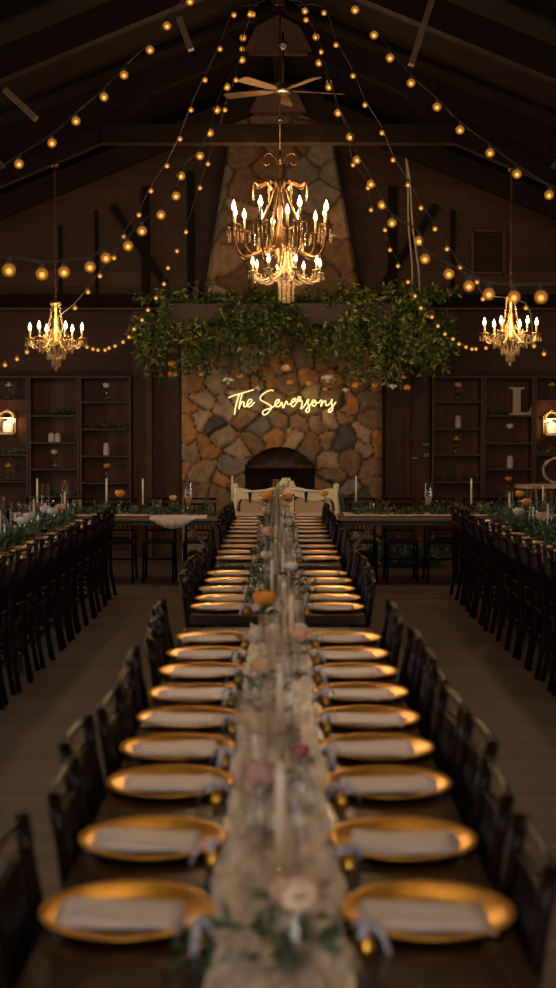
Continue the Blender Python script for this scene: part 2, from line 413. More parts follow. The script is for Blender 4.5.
man = [(190, 405, ORG), (201, 398, TAN), (222, 407, TAN), (212, 428, DRK), (200, 425, TAN), (184, 432, ORG), (188, 450, TAN), (204, 446, ORG), (226, 436, TAN),
       (236, 448, TAN), (258, 426, GRY), (248, 418, BRN), (281, 420, BRN), (272, 440, ORG), (293, 440, TAN), (186, 470, ORG), (203, 474, TAN), (222, 478, ORG), (232, 468, GRY), (197, 495, BRN), (220, 500, BRN),
       (349, 404, ORG), (372, 398, BRN), (371, 420, BRN), (345, 438, DRK), (360, 432, TAN), (377, 446, ORG), (366, 448, TAN), (330, 420, TAN), (312, 412, BRN), (318, 428, BRN), (302, 425, BRN),
       (326, 437, BRN), (345, 418, BRN), (332, 458, TAN), (350, 465, BRN), (372, 470, BRN), (374, 488, BRN), (352, 488, GRY), (333, 478, BRN), (365, 500, DRK), (340, 505, DRK),
       (238, 488, BRN), (322, 490, BRN), (254, 401, GRY), (272, 398, BRN), (240, 398, TAN), (315, 395, TAN), (330, 398, BRN), (290, 405, BRN),
       (310, 445, BRN), (256, 440, BRN), (196, 380, ORG), (215, 378, TAN), (240, 380, BRN), (262, 378, ORG), (285, 382, BRN), (308, 378, ORG), (332, 380, ORG), (358, 380, BRN), (376, 382, TAN),
       (186, 360, TAN), (206, 358, ORG), (228, 360, BRN), (252, 358, TAN), (278, 362, ORG), (303, 356, BRN), (326, 358, ORG), (350, 358, BRN), (374, 360, ORG)]
rs = random.Random(11)
seeds = [(fx(u), fz(v), c_) for u, v, c_ in man]
for _ in range(6000):
    x, z = rs.uniform(-1.3, 1.3), rs.choice((rs.uniform(0, fz(512)), rs.uniform(fz(350), 6.1)))
    if min((x - a) ** 2 + ((z - b) * 1.15) ** 2 for a, b, _c in seeds) > .30 ** 2:
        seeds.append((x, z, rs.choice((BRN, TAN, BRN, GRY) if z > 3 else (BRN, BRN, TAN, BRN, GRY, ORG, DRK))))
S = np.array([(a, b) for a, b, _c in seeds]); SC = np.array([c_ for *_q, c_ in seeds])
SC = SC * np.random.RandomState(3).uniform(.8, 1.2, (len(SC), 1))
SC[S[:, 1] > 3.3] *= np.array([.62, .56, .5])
SWT = np.random.RandomState(8).uniform(-.035, .035, len(SC))
SH = np.random.RandomState(5).uniform(-.025, .03, len(SC))
def stone(x, z):
    wx = x + .085 * mnoise.noise(Vector((x * 4, z * 4, 0))) + .012 * mnoise.noise(Vector((x * 9, z * 9, 4)))
    wz = z + .085 * mnoise.noise(Vector((x * 4, z * 4, 9))) + .012 * mnoise.noise(Vector((x * 9, z * 9, 14)))
    d = np.hypot(S[:, 0] - wx, (S[:, 1] - wz) * 1.1) + SWT
    i1, i2 = np.argpartition(d, 1)[:2]
    if d[i1] > d[i2]: i1, i2 = i2, i1
    e = (d[i2] - d[i1])
    q = min(1, e / .05); g = q * q * (3 - 2 * q)
    dep = -.045 + g * (.065 + SH[i1]) + .018 * mnoise.noise(Vector((x * 9, z * 9, i1 * 3.1))) * g
    mort = (.06, .042, .027)
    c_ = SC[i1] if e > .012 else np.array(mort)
    return dep, c_
m = MB(); cols = []
st = .022
nz_ = int(zT / st); nx = 116
idx = {}
for j in range(nz_ + 1):
    z = j * zT / nz_
    z0_ = z; hl, hr = halfl(z)
    for i in range(nx + 1):
        z = z0_; x = -hl + (hl + hr) * i / nx
        dep, c_ = stone(x, z)
        ed = min(i, nx - i) / 3
        dep = dep - (.06 * (1 - ed) if ed < 1 else 0)
        if z < z_top + st:
            w_ = (hl + hr) / nx
            for e_ in (arch_l, arch_r):
                if abs(x - e_) < w_ * .5 and z < z_sp + st: x = e_
            if arch_l < x < arch_r and abs(z - arch_z(x)) < st * .5: z = arch_z(x)
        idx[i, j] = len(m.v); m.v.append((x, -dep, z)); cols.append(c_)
for j in range(nz_):
    for i in range(nx):
        q = [idx[i, j], idx[i + 1, j], idx[i + 1, j + 1], idx[i, j + 1]]
        cx = sum(m.v[a][0] for a in q) / 4; cz = sum(m.v[a][2] for a in q) / 4
        if cz < arch_z(cx): continue
        m.f.append(tuple(q)); m.m.append(0); m.sm.append(True)
# side faces
for side in (0, nx):
    o_ = len(m.v)
    for j in range(0, nz_ + 1):
        a = m.v[idx[side, j]]
        for dq in (0, .25, .5, .8, YB - FY):
            dd, c_ = stone(a[0] + dq + 3.1, a[2]) if dq > 0 else (0, cols[idx[side, j]])
            m.v.append((a[0] + (dd * .5 if side else -dd * .5), a[1] + dq, a[2])); cols.append(c_)
    for j in range(nz_):
        for q in range(4):
            a, b = o_ + j * 5 + q, o_ + (j + 1) * 5 + q
            m.f.append((a, a + 1, b + 1, b) if side else (a, b, b + 1, a + 1)); m.m.append(0); m.sm.append(True)
sm_ = bpy.data.materials.new('fieldstone'); sm_.use_nodes = True
nt = sm_.node_tree; b_ = nt.nodes['Principled BSDF']; b_.inputs['Roughness'].default_value = .75; b_.inputs['Specular IOR Level'].default_value = .3
at_ = nt.nodes.new('ShaderNodeVertexColor'); at_.layer_name = 'stone'
nz = nt.nodes.new('ShaderNodeTexNoise'); nz.inputs['Scale'].default_value = 9; nz.inputs['Detail'].default_value = 8; nz.inputs['Roughness'].default_value = .7
tc = nt.nodes.new('ShaderNodeTexCoord'); nt.links.new(tc.outputs['Object'], nz.inputs['Vector'])
mr = nt.nodes.new('ShaderNodeMapRange'); mr.inputs['From Min'].default_value = .3; mr.inputs['From Max'].default_value = .7; mr.inputs['To Min'].default_value = .55; mr.inputs['To Max'].default_value = 1.4
nt.links.new(nz.outputs['Fac'], mr.inputs[0])
vm = nt.nodes.new('ShaderNodeVectorMath'); vm.operation = 'SCALE'; nt.links.new(at_.outputs['Color'], vm.inputs[0]); nt.links.new(mr.outputs[0], vm.inputs['Scale'])
nt.links.new(vm.outputs[0], b_.inputs['Base Color'])
bp = nt.nodes.new('ShaderNodeBump'); bp.inputs['Strength'].default_value = .5; bp.inputs['Distance'].default_value = .02; nt.links.new(nz.outputs['Fac'], bp.inputs['Height']); nt.links.new(bp.outputs[0], b_.inputs['Normal'])
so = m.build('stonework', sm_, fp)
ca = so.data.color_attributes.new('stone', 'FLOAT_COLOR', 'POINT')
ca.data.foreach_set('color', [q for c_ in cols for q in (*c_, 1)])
# firebox
m = MB(); w0, w1, dp = arch_l - .1, arch_r + .1, .75
m.box(((w0 + w1) / 2, dp, .8), (w1 - w0, .06, 1.7)); m.box((w0, dp / 2 + .06, .8), (.06, dp - .06, 1.7)); m.box((w1, dp / 2 + .06, .8), (.06, dp - .06, 1.7))
m.box(((w0 + w1) / 2, dp / 2 + .06, 1.66), (w1 - w0, dp - .06, .06)); m.box(((w0 + w1) / 2, dp / 2 + .06, .02), (w1 - w0, dp - .06, .04))
m.build('firebox', M['soot'], fp)
m = MB(); pts_ = [(arch_l, 0)] + [(arch_l + (arch_r - arch_l) * q / 30, max(z_sp, arch_z(arch_l + (arch_r - arch_l) * q / 30))) for q in range(31)] + [(arch_r, 0)]
for x, z in pts_: m.v += [(x, -.03, z), (x, .11, z)]
for q in range(len(pts_) - 1): m.f.append((2 * q, 2 * q + 2, 2 * q + 3, 2 * q + 1)); m.m.append(0); m.sm.append(True)
m.build('arch_soffit', M['soot'], fp)
m = MB(); m.box(((w0 + w1) / 2, .12, z_sp - .02), (arch_r - arch_l + .1, .03, .05)); m.box(((w0 + w1) / 2, .2, z_sp + .13), (arch_r - arch_l + .16, .03, .3))
m.build('smoke_hood', M['soot'], fp)
m = MB(); m.box((.0, -.17, .09), (2.3, .4, .18)); m.build('hearth', sm_, fp, .02)
# mantel
pl, pr = P(167, 300, 17.4).x, P(429, 300, 17.4).x
za, zb = P(278, 325, 17.3).z, P(278, 303, 17.3).z
m = MB(); m.box(((pl + pr) / 2, 17.38, (za + zb) / 2), (pr - pl, .3, zb - za)); mantel = tag(m.build('mantel_beam', M['mantel'], None, .015), 'long dark timber mantel beam across the chimney under the greenery', 'mantel')

# ------------------------------------------------------------ greenery helpers
def rnd_dir(r): 
    while 1:
        q = Vector((r.uniform(-1, 1), r.uniform(-1, 1), r.uniform(-1, 1)))
        if .05 < q.length < 1: return q.normalized()
def strand(mb, sb, p, d, L, r, leafL, n, sag=.35, wts=(.4, .35, .18, .07), w=.42):
    """a stem from p heading d with leaves; mb leaf mesh, sb stem mesh"""
    p = Vector(p); d = Vector(d).normalized(); pts = [p.copy()]; k = max(3, int(L / .06)); stp = L / k
    for i in range(k):
        d = (d + Vector((r.uniform(-.25, .25), r.uniform(-.25, .25), -sag + r.uniform(-.15, .15)))).normalized()
        p = p + d * stp; pts.append(p.copy())
    if sb is not None: sb.tube(pts, [.004 * (1 - .6 * i / k) for i in range(k + 1)], 4)
    for i in range(n):
        t_ = r.random() * k; a = int(min(t_, k - 1)); q = pts[a].lerp(pts[a + 1], t_ - a)
        dd = ((pts[a + 1] - pts[a]).normalized() * .4 + rnd_dir(r)).normalized()
        mi = r.choices((0, 1, 2, 3), wts)[0]; L_ = leafL * r.uniform(.6, 1.2)
        mb.leaf(q, dd, rnd_dir(r), L_, L_ * w, mi)
    return pts
def greens(name, label, paths, mats, seed, leafL, wts=(.4, .35, .18, .07), cat='greenery', group=None, w=.42):
    r = random.Random(seed); lm, sb = MB(), MB()
    for (p, d, L, n, sag) in paths: strand(lm, sb, p, d, L, r, leafL, n, sag, wts, w)
    c0 = Vector(paths[0][0])
    t_ = thing(name, label, cat, (0, 0, 0), 0, group)
    lm.build('leaves', mats, t_); sb.build('stems', M['stem'], t_)
    return t_

# mantel garland: mass on top and hanging strands with the photo's lower outline
prof = [(127, 352), (135, 372), (150, 375), (160, 352), (168, 378), (176, 388), (184, 368), (195, 352), (205, 385), (213, 396), (222, 362), (232, 372), (240, 352), (255, 388), (264, 384), (275, 360),
        (290, 368), (300, 358), (312, 376), (322, 360), (335, 362), (345, 374), (356, 382), (368, 392), (378, 380), (390, 366), (400, 380), (408, 386), (418, 366), (428, 372), (440, 374), (450, 362), (455, 345)]
def profv(u):
    for (a, b), (c_, d_) in zip(prof, prof[1:]):
        if a <= u <= c_: return b + (d_ - b) * (u - a) / (c_ - a)
    return 345
rg = random.Random(21)
def mantel_paths(u0, u1, nh, nt_):
    out = []
    for i in range(nh):
        u = rg.uniform(u0, u1); vb = profv(u) + rg.uniform(-18, 5)
        side = (u < 166) or (u > 430)
        bare = (168 < u < 216) or (303 < u < 345)
        v0 = rg.uniform(322, 330) if bare else rg.uniform(300, 328) if not side else rg.uniform(316, 332)
        d = rg.uniform(16.98, 17.2)
        L = 1.07 * (vb - v0) * d / F
        if rg.random() < .45: L *= rg.uniform(.35, .8)
        ex = (-.7 if u < 150 else .7 if u > 440 else rg.uniform(-.35, .35))
        uu = u + (20 if u < 150 else -14 if u > 440 else 0)
        out.append((P(uu, v0, d), (ex, -.35, .15 if rg.random() < .4 else -.4), max(L, .18), int(max(L, .18) * rg.uniform(62, 95)), .34))
    for i in range(nt_):
        u = rg.uniform(u0, u1)
        if u < 140 or u > 445: continue
        tall = 1.5 if (190 < u < 205 or 255 < u < 275 or 345 < u < 360 or 365 < u < 440) else .8
        p = Vector((P(u, 303, 17.35).x, rg.uniform(17.22, 17.42), zb + .01))
        out.append((p, (rg.uniform(-1, 1), rg.uniform(-.5, .1), rg.uniform(.3, .9) * tall), rg.uniform(.15, .32), rg.randint(14, 24), .12))
    return out
W1 = (.38, .42, .14, .06); W2 = (.34, .16, .30, .20)
for nm_, u0, u1, nh, nt_, wt, lab in (
        ('left', 127, 200, 58, 22, W2, 'bushy yellow-green greenery spilling from the left end of the mantel'),
        ('mid', 200, 345, 66, 46, W1, 'dark green trailing garland over the middle of the mantel above the neon sign'),
        ('right', 345, 456, 92, 38, W2, 'bushy green garland hanging from the right end of the mantel')):
    t = greens('mantel_garland', lab, mantel_paths(u0, u1, nh, nt_), M['leaves'], len(nm_) * 3, .092, wt, 'garland')

# ------------------------------------------------------------ flowers
def bloom_mb(r, seed, style='rose'):
    mb = MB(); rr = random.Random(seed)
    rings = [(.42, 4, 82), (.64, 5, 66), (.84, 6, 48), (1.0, 7, 26)] if style == 'rose' else [(.5, 6, 50), (1.0, 9, 8)]
    for q, n, top in rings:
        for i in range(n):
            a = 2 * pi * (i + rr.random() * .5) / n; lo, hi = -72, top + rr.uniform(-8, 8)
            vs = []
            for k_ in range(5):
                t_ = k_ / 4; lat = radians(lo + (hi - lo) * t_); half = (pi / n) * 1.25 * (1 - .45 * t_ ** 3)
                for s_ in (-1, 0, 1):
                    b = a + s_ * half; R_ = r * q * (1 + .05 * t_ - .03 * abs(s_))
                    vs.append(Vector((R_ * cos(lat) * cos(b), R_ * cos(lat) * sin(b), r * (1 if style == 'rose' else .6) + R_ * sin(lat) * (.85 if style == 'rose' else .6))))
            mb.add(vs, [(k_ * 3 + j, k_ * 3 + j + 1, k_ * 3 + j + 4, k_ * 3 + j + 3) for k_ in range(4) for j in range(2)], 0, True)
    mb.ball((0, 0, r * .9), r * .36, 8)
    return mb
def flower(name, loc, color, r, stem, label, seed=0, nleaf=4, style='rose', tilt=0, cat='flower', group=None, down=False, leafs=None):
    """loc = bottom of the stem (or its top when hanging)"""
    t_ = thing(name, label, cat, loc, R.uniform(0, 6), group)
    if down: t_.rotation_euler = (pi + tilt, 0, R.uniform(0, 6))
    else: t_.rotation_euler = (tilt, 0, R.uniform(0, 6))
    b = bloom_mb(r, seed, style).build('bloom', M['pet_' + color], t_); b.location = (0, 0, stem - r * .5)
    m_ = MB(); m_.tube([(0, 0, 0), (.002, .002, stem * .5), (0, 0, stem)], .0028, 5); m_.build('stem', M['stem'], t_)
    if nleaf:
        m_ = MB(); q = random.Random(seed + 5)
        for i in range(nleaf):
            a = q.uniform(0, 6.3); dd = Vector((cos(a), sin(a), q.uniform(-.2, .6)))
            L_ = (leafs or r * 1.5) * q.uniform(.7, 1.2)
            m_.leaf(Vector((0, 0, stem * q.uniform(.55, .95))), dd, Vector((0, 0, 1)), L_, L_ * .45, q.choice((0, 1, 2)))
        m_.build('leaf', M['sage'], t_)
    return t_
hang = [(172, 362, 'orange', 'orange bloom hanging left of the chimney, upper of two'), (172.5, 372, 'orange', 'orange bloom hanging left of the chimney, lower of two'),
        (202, 373, 'peach', 'peach bloom hanging in the garland at the left edge of the stone'),
        (228, 380, 'white', 'white bloom hanging just above the left of the neon sign'), (240, 374, 'orange', 'orange bloom hanging above the first letters of the neon sign'),
        (259, 388, 'white', 'white bloom hanging lowest in the middle of the garland'), (286, 366, 'peach', 'peach bloom hanging in the middle of the garland'), (290, 381, 'orange', 'orange bloom hanging low above the neon sign centre'),
        (309, 382, 'orange', 'orange bloom hanging beside the flat white bloom'), (328, 378, 'white', 'flat white bloom hanging above the end of the neon sign'), (325, 388, 'orange', 'small orange bud hanging under the flat white bloom'), (346, 390, 'white', 'small white bud hanging right of the neon sign'),
        (357, 383, 'orange', 'orange bloom hanging above the big orange stone'), (375, 384, 'orange', 'orange bloom hanging at the right edge of the stone'), (378, 368, 'peach', 'peach bloom hanging in the right part of the garland'), (387, 361, 'peach', 'pale peach bloom hanging highest on the right'),
        (393, 386, 'white', 'white daisy hanging lowest at the right of the garland'), (398, 378, 'orange', 'orange bud hanging beside the white daisy, nearer the chimney'), (404, 376, 'orange', 'orange bud hanging above the flat orange bloom'), (407.5, 386, 'orange', 'flat orange bloom hanging lowest at the right of the garland')]
for i, (u, v, c_, lb) in enumerate(hang):
    p = P(u, 326, 17.1); q = P(u, v, 17.1); sz = (.034 if ('small' in lb or 'bud' in lb) else .05 + .012 * sin(i * 2.3)) * (1.35 if c_ == 'white' else 1)
    flower('hanging_flower', p, c_, sz, p.z - q.z, lb, i, 3, 'rose' if c_ != 'white' else 'daisy', 0, 'flower', 'blooms hanging from the mantel garland', True, .09)
for i, u in enumerate((138, 141)):
    pass

# ------------------------------------------------------------ neon sign
def ncv(u0, pts): return [(u0 + a / 9.267, 384 + b / 9.267) for a, b in pts]
strokes = [
    ncv(226, [(22, 126), (80, 105), (150, 85), (258, 52)]), ncv(226, [(122, 98), (105, 150), (90, 210), (78, 285)]),
    ncv(226, [(152, 82), (135, 150), (118, 235), (133, 190), (155, 165), (168, 178), (163, 203), (180, 210), (205, 190), (235, 165), (236, 145), (214, 146), (197, 178), (202, 208), (230, 205), (265, 168)]),
    ncv(226, [(440, 65), (420, 57), (370, 75), (322, 115), (323, 148), (370, 175), (415, 203), (416, 230), (385, 270), (355, 286), (338, 268), (358, 242), (420, 222), (455, 195), (490, 165), (492, 146), (470, 150), (455, 180), (465, 207), (495, 205), (516, 168), (524, 205), (530, 220)]) +
    ncv(280, [(35, 215), (55, 165), (62, 162), (74, 188), (100, 182), (140, 155), (146, 136), (122, 140), (105, 170), (110, 206), (135, 200), (165, 150), (170, 125), (185, 119), (192, 138), (172, 156), (205, 160), (200, 205), (192, 230), (215, 215), (240, 180), (258, 145), (272, 148)]),
    ncv(280, [(258, 145), (260, 185), (273, 235), (257, 262), (238, 252), (250, 226), (285, 190), (306, 150), (330, 160), (335, 186), (315, 206), (300, 190), (315, 167), (355, 175), (378, 150), (388, 160), (378, 210), (395, 175), (420, 155), (425, 190), (438, 200), (470, 170), (482, 140), (478, 180), (489, 225), (470, 260), (450, 256), (456, 236), (490, 205), (520, 165)])]
def smooth_path(pts, sub=5):
    pts = [Vector(p) for p in pts]; out = []
    for i in range(len(pts) - 1):
        p0, p1, p2, p3 = pts[max(i - 1, 0)], pts[i], pts[i + 1], pts[min(i + 2, len(pts) - 1)]
        for k_ in range(sub):
            t_ = k_ / sub
            out.append(.5 * ((2 * p1) + (p2 - p0) * t_ + (2 * p0 - 5 * p1 + 4 * p2 - p3) * t_ ** 2 + (3 * p1 - p0 - 3 * p2 + p3) * t_ ** 3))
    out.append(pts[-1]); return out
ND = 17.5
ctr = P(284, 402, ND)
t = thing('neon_sign', 'warm white neon script sign mounted on the stone above the hearth', 'neon sign', ctr)
for s_ in strokes:
    m = MB(); m.tube([P(u, v, ND) - ctr for u, v in smooth_path([Vector((a, b, 0)) for a, b in s_]) for u, v in ((u.x, u.y),)] if False else [P(q.x, q.y, ND) - ctr for q in smooth_path([(a, b, 0) for a, b in s_])], .009, 6)
    m.build('neon_tube', M['neon'], t)
m = MB()
for u, v in ((238, 400), (262, 414), (283, 404), (305, 405), (333, 408)):
    q = P(u, v, ND) - ctr; m.tube([q, q + Vector((0, .13, 0))], .005, 5)
m.build('standoff', M['steel'], t)

# ------------------------------------------------------------ shelf units
SD = 18.45
bays = [('far left of the hall', -22, 28, [399.5, 454, 481]), ('on the left, second from the left edge', 28.5, 79, [415, 442, 468.5, 496]), ('on the left, nearest the fireplace', 79.5, 131, [401.5, 428.5, 455.5, 482.5]),
        ('on the right, nearest the fireplace', 432, 483, [401, 428, 454, 481.5]), ('on the right, holding the big letter', 483.5, 534, [415, 442.5, 468.5, 495.5]), ('at the far right edge of the picture', 534.5, 585, [399.5, 454, 481])]
ztop = P(278, 376, SD).z
for lab, u0, u1, vs_ in bays:
    xa, xb = P(u0, 430, SD).x, P(u1, 430, SD).x; w = xb - xa
    t = thing('shelf_unit', 'tall brown wooden wall shelving bay ' + lab, 'shelving', ((xa + xb) / 2, YB - .002, 0))
    dp = .3
    m = MB()
    for s_ in (-1, 1): m.box((s_ * (w / 2 - .014), -dp / 2, ztop / 2), (.028, dp, ztop))
    m.box((0, -dp / 2, ztop - .014), (w - .056, dp, .028)); m.box((0, -dp / 2, .05), (w - .056, dp, .1)); m.build('frame', M['shelf'], t)
    m = MB(); m.box((0, -.02, ztop / 2), (w - .058, .012, ztop - .13)); m.build('back_panel', M['wallv'], t)
    for v in vs_ + [v for v in (508, 535) if v > vs_[-1] + 10]:
        m = MB(); m.box((0, -dp / 2 - .01, P(278, v, SD).z - .011), (w - .06, dp - .024, .022)); m.build('shelf', M['shelf'], t)
def onshelf(u, v, d=SD + .13):
    p = P(u, v, d); p.z = P(278, v, SD).z; return p
def jar_fn(kind):
    if kind == 'bud': prof = [(.025, 0), (.034, .012), (.036, .06), (.02, .09), (.016, .125), (.021, .14)]
    else: prof = [(.03, 0), (.042, .01), (.045, .07), (.03, .1), (.034, .125)]
    m_ = MB(); m_.lathe_open([(0.001, .004)] + prof, 14); return m_
def bud_vase(loc, label, kind='bud', scale=1.0, group='glass bud vases'):
    o = jar_fn(kind).build('bud_vase', M['glassg']); o.location = loc; o.scale = (scale,) * 3
    return tag(o, label, 'vase', group)
sv = [(9, 399.5, 'white', 'left of the lantern bay, on its top shelf', 'daisy'), (8.5, 481, 'yellow', 'low on the far left shelving', 'daisy'), (54.5, 468.5, 'peach', 'on the third shelf of the left middle bay', 'rose'), (106.5, 401.5, 'white', 'on the top shelf of the bay left of the fireplace', 'rose'),
      (107, 482.5, 'orange', 'on the lowest visible shelf left of the fireplace', 'rose'), (458, 401, 'peach', 'on the top shelf of the bay right of the fireplace', 'rose'), (456.5, 454, 'yellow', 'on the third shelf right of the fireplace', 'daisy'), (510, 442.5, 'white', 'on the shelf under the big letter', 'rose'),
      (508.5, 495.5, 'orange', 'on the lowest visible shelf below the big letter', 'rose'), (552, 399.5, 'yellow', 'on the shelf above the right lantern', 'daisy')]
for i, (u, v, c_, lb, sty) in enumerate(sv):
    p = onshelf(u, v)
    bud_vase(p, 'clear bud vase ' + lb, 'bud', 1.05)
    flower('flower_stem', p + Vector((0, 0, .012)), c_, .048 if sty == 'rose' else .05, .185, '%s flower ' % c_ + lb, i + 40, 4, sty, 0, 'flower', 'flowers in shelf bud vases', False, .07)
for u, v, h, lb in ((54.5, 442, .12, 'milk-glass votive jar on the second shelf, left middle bay'), (106.5, 455.5, .165, 'pale milk-glass jar on the third shelf left of the fireplace'), (458, 428, .165, 'pale milk-glass jar on the second shelf right of the fireplace'), (510, 468.5, .165, 'pale milk-glass jar on the third shelf below the big letter')):
    m = MB(); r_ = .04 if h < .15 else .042
    m.lathe([(r_ * .9, 0), (r_, .01), (r_, h * .78), (r_ * .72, h * .86), (r_ * .75, h), (r_ * .6, h), (r_ * .6, h - .02), (.001, h - .02)], 16)
    o = m.build('milk_glass_jar', M['milk']); o.location = onshelf(u, v); tag(o, lb, 'jar', 'pale jars on the wall shelves')
    if h < .15:
        o.location.x -= .043
        o2 = o.copy(); col.objects.link(o2); o2.location.x += .088; o['label'] = lb + ', left of the pair'; o2['label'] = lb + ', right of the pair'
# shelf greenery
for i, (u0, u1, v, lb, dn) in enumerate(((47, 79, 415, 'dark green sprig trailing on the upper shelf of the left middle bay', .2), (81, 130, 428.5, 'long green sprig lying on the second shelf left of the fireplace', .1), (0, 27, 454, 'green sprig on the shelf under the left lantern', .1),
        (46, 77, 496, 'leafy green sprig low in the left middle bay', .3), (434, 480, 481.5, 'dark green sprig on the fourth shelf right of the fireplace', .1), (487, 508, 415, 'dark green sprig beside the foot of the big letter', .15), (534, 558, 454, 'green sprig on the shelf under the right lantern', .25))):
    ps = []
    for k_ in range(int((u1 - u0) / 3.2)):
        p = onshelf(rg.uniform(u0 + 4, u1 - 4), v, 18.5) + Vector((0, rg.uniform(-.03, .12), .015))
        ps.append((p, (rg.uniform(-1, 1), -.4, rg.uniform(.1, .7)), rg.uniform(.1, .2), 9, dn))
    greens('shelf_greenery', lb, ps, M['sage'], 60 + i, .06, (.4, .5, .1, .0), 'greenery', 'greenery on the wall shelves')
# the big letter
m = MB(); hL, wL = P(520, 387, SD).z - P(520, 415, SD).z, 23.5 * SD / F
poly = [(0, 0), (1, 0), (1, .34), (.93, .34), (.88, .16), (.8, .1), (.5, .1), (.5, .88), (.56, .93), (.66, .93), (.66, 1), (.0, 1), (.0, .93), (.12, .93), (.17, .88), (.17, .12), (.12, .07), (0, .07)]
m.prism([(a * wL, b * hL) for a, b in poly], .035, lambda x, z, q: (x, q, z))
o = m.build('wooden_letter', M['plain'], None, .003); o.location = onshelf(509, 415, SD + .06); tag(o, 'large cream wooden letter L standing on the right wall shelving', 'letter')
# wall lanterns
def lantern(u, v0, v1, lb):
    d = 18.58; p = P(u, v1, d); h = P(u, v0, d).z - p.z
    t = thing('wall_lantern', lb, 'lantern', p)
    w = .19
    m = MB(); m.box((0, 0, .012), (w, w, .024)); m.box((0, 0, h * .66), (w, w, .014))
    for a in (-1, 1):
        for b in (-1, 1): m.box((a * (w / 2 - .008), b * (w / 2 - .008), h * .34), (.014, .014, h * .66))
    for k_ in range(8):
        a0 = pi * k_ / 8; a1 = pi * (k_ + 1) / 8
        for yy in (-w / 2 + .01, w / 2 - .01):
            m.bar((-w / 2 * cos(a0), yy, h * .66 + h * .26 * sin(a0)), (-w / 2 * cos(a1), yy, h * .66 + h * .26 * sin(a1)), .014, .014)
    m.tube([(-.02, 0, h * .92), (-.02, 0, h * .97), (0, 0, h), (.02, 0, h * .97), (.02, 0, h * .92)], .006, 6)
    m.build('frame', M['cream_metal'], t)
    m = MB(); m.box((0, 0, h * .34), (w - .03, w - .03, h * .6)); m.build('glass_panes', M['glassg'], t)
    m = MB(); m.box((0, .115, h * .5), (.06, .06, h * .5)); m.build('wall_bracket', M['black'], t)
    m = MB(); m.lathe([(.05, .03), (.062, .08), (.06, h * .42), (.045, h * .52), (.001, h * .56)], 14); m.build('lamp_shade', M['lamp_glow'], t)
    return t
lantern(7.5, 409.5, 434.5, 'lit arched lantern in the far left shelving bay')
lantern(551.5, 410.5, 435.5, 'lit square lantern in the shelving at the right edge')

# switch plates beside the right shelving
for u, v, w, h, ma, lb in ((412.5, 435.5, .07, .12, 'shelf', 'brown switch plate on the post right of the fireplace, highest'), (426, 444.5, .085, .03, 'plastic', 'small grey plate on the wall right of the fireplace, upper'), (426.3, 455, .065, .05, 'plastic', 'small grey plate on the wall right of the fireplace, lower'), (414.5, 458, .085, .028, 'plastic', 'thin tan plate on the post below the switch plate')):
    p = P(u, v, 18.63); m = MB(); m.box((0, -.012, 0), (w, .05, h)); m.box((0, -.04, 0), (w * .4, .02, h * .4)); o = m.build('switch_plate', M[ma], None, .004)
    o.location = p; tag(o, lb, 'switch plate')

# ------------------------------------------------------------ tables
TH, TW = .76, .44          # table height, half width
def farm_table(y0, y1, xc, label, hw=TW, across=False, group='long dining tables', legs=True):
    L = y1 - y0
    t = thing('farm_table', label, 'table', (xc, (y0 + y1) / 2, 0), pi / 2 if across else 0, group)
    m = MB(); m.box((0, 0, TH - .025), (2 * hw, L, .05)); m.build('tabletop', M['tablex'] if across else M['table'], t, .006)
    m = MB()
    for s_ in (-1, 1):
        m.box((s_ * (hw - .1), 0, TH - .075), (.03, L - .2, .05)); m.box((0, s_ * (L / 2 - .07), TH - .075), (2 * hw - .16, .03, .05))
    m.build('apron', M['tleg'], t)
    for s_ in (-1, 1):
        for q in (-1, 1):
            m = MB(); m.bar((q * (hw - .05), s_ * (L / 2 - .06), 0), (q * (hw - .14), s_ * (L / 2 - .06), TH - .05), .06, .06, 0, (0, 1, 0)); m.build('leg', M['tleg'], t)
        m = MB(); m.bar((0, s_ * (L / 2 - .08), .3), (0, s_ * (L / 2 - .42), TH - .06), .04, .05, 0, (1, 0, 0)); m.build('brace', M['tlegl'], t)
        m = MB(); m.box((0, s_ * (L / 2 - .06), .3), (2 * hw - .15, .04, .06)); m.build('crossbar', M['tleg'], t)
    return t
CX = .0
farm_table(1.75, 4.145, CX, 'long stained wooden table nearest the camera, on the centre line')
farm_table(4.155, 6.56, CX, 'long stained wooden table on the centre line, second from the camera')
farm_table(6.99, 9.22, CX, 'long stained wooden table on the centre line, third from the camera')
farm_table(9.62, 12.33, CX, 'long stained wooden table on the centre line, fourth from the camera')
farm_table(12.34, 14.9, CX, 'long stained wooden table on the centre line, nearest the settee')
XL, XR = -2.20, 2.30
for xc, nm in ((XL, 'left'), (XR, 'right')):
    farm_table(7.3, 9.65, xc, 'long stained wooden table at the %s edge, nearest the camera' % nm)
    farm_table(9.66, 12.0, xc, 'long stained wooden table on the %s side, middle of its row' % nm)
    farm_table(12.01, 14.4, xc, 'long stained wooden table on the %s side, far end of its row' % nm)
HY = 15.36
ht_l = farm_table(HY - 1.3, HY + 1.3, -1.91, 'wooden head table along the back, left of the settee', .36, True, 'head tables along the back')
farm_table(HY - 1.3, HY + 1.3, 1.96, 'wooden head table along the back, right of the settee', .36, True, 'head tables along the back')
farm_table(HY - .6, HY + .6, .03, 'wooden sweetheart table in front of the cream settee', .36, True, 'head tables along the back')
for o in [o for o in scene.objects if o.name.startswith('farm_table') and abs(o.location.y - HY) < .01]:
    pass

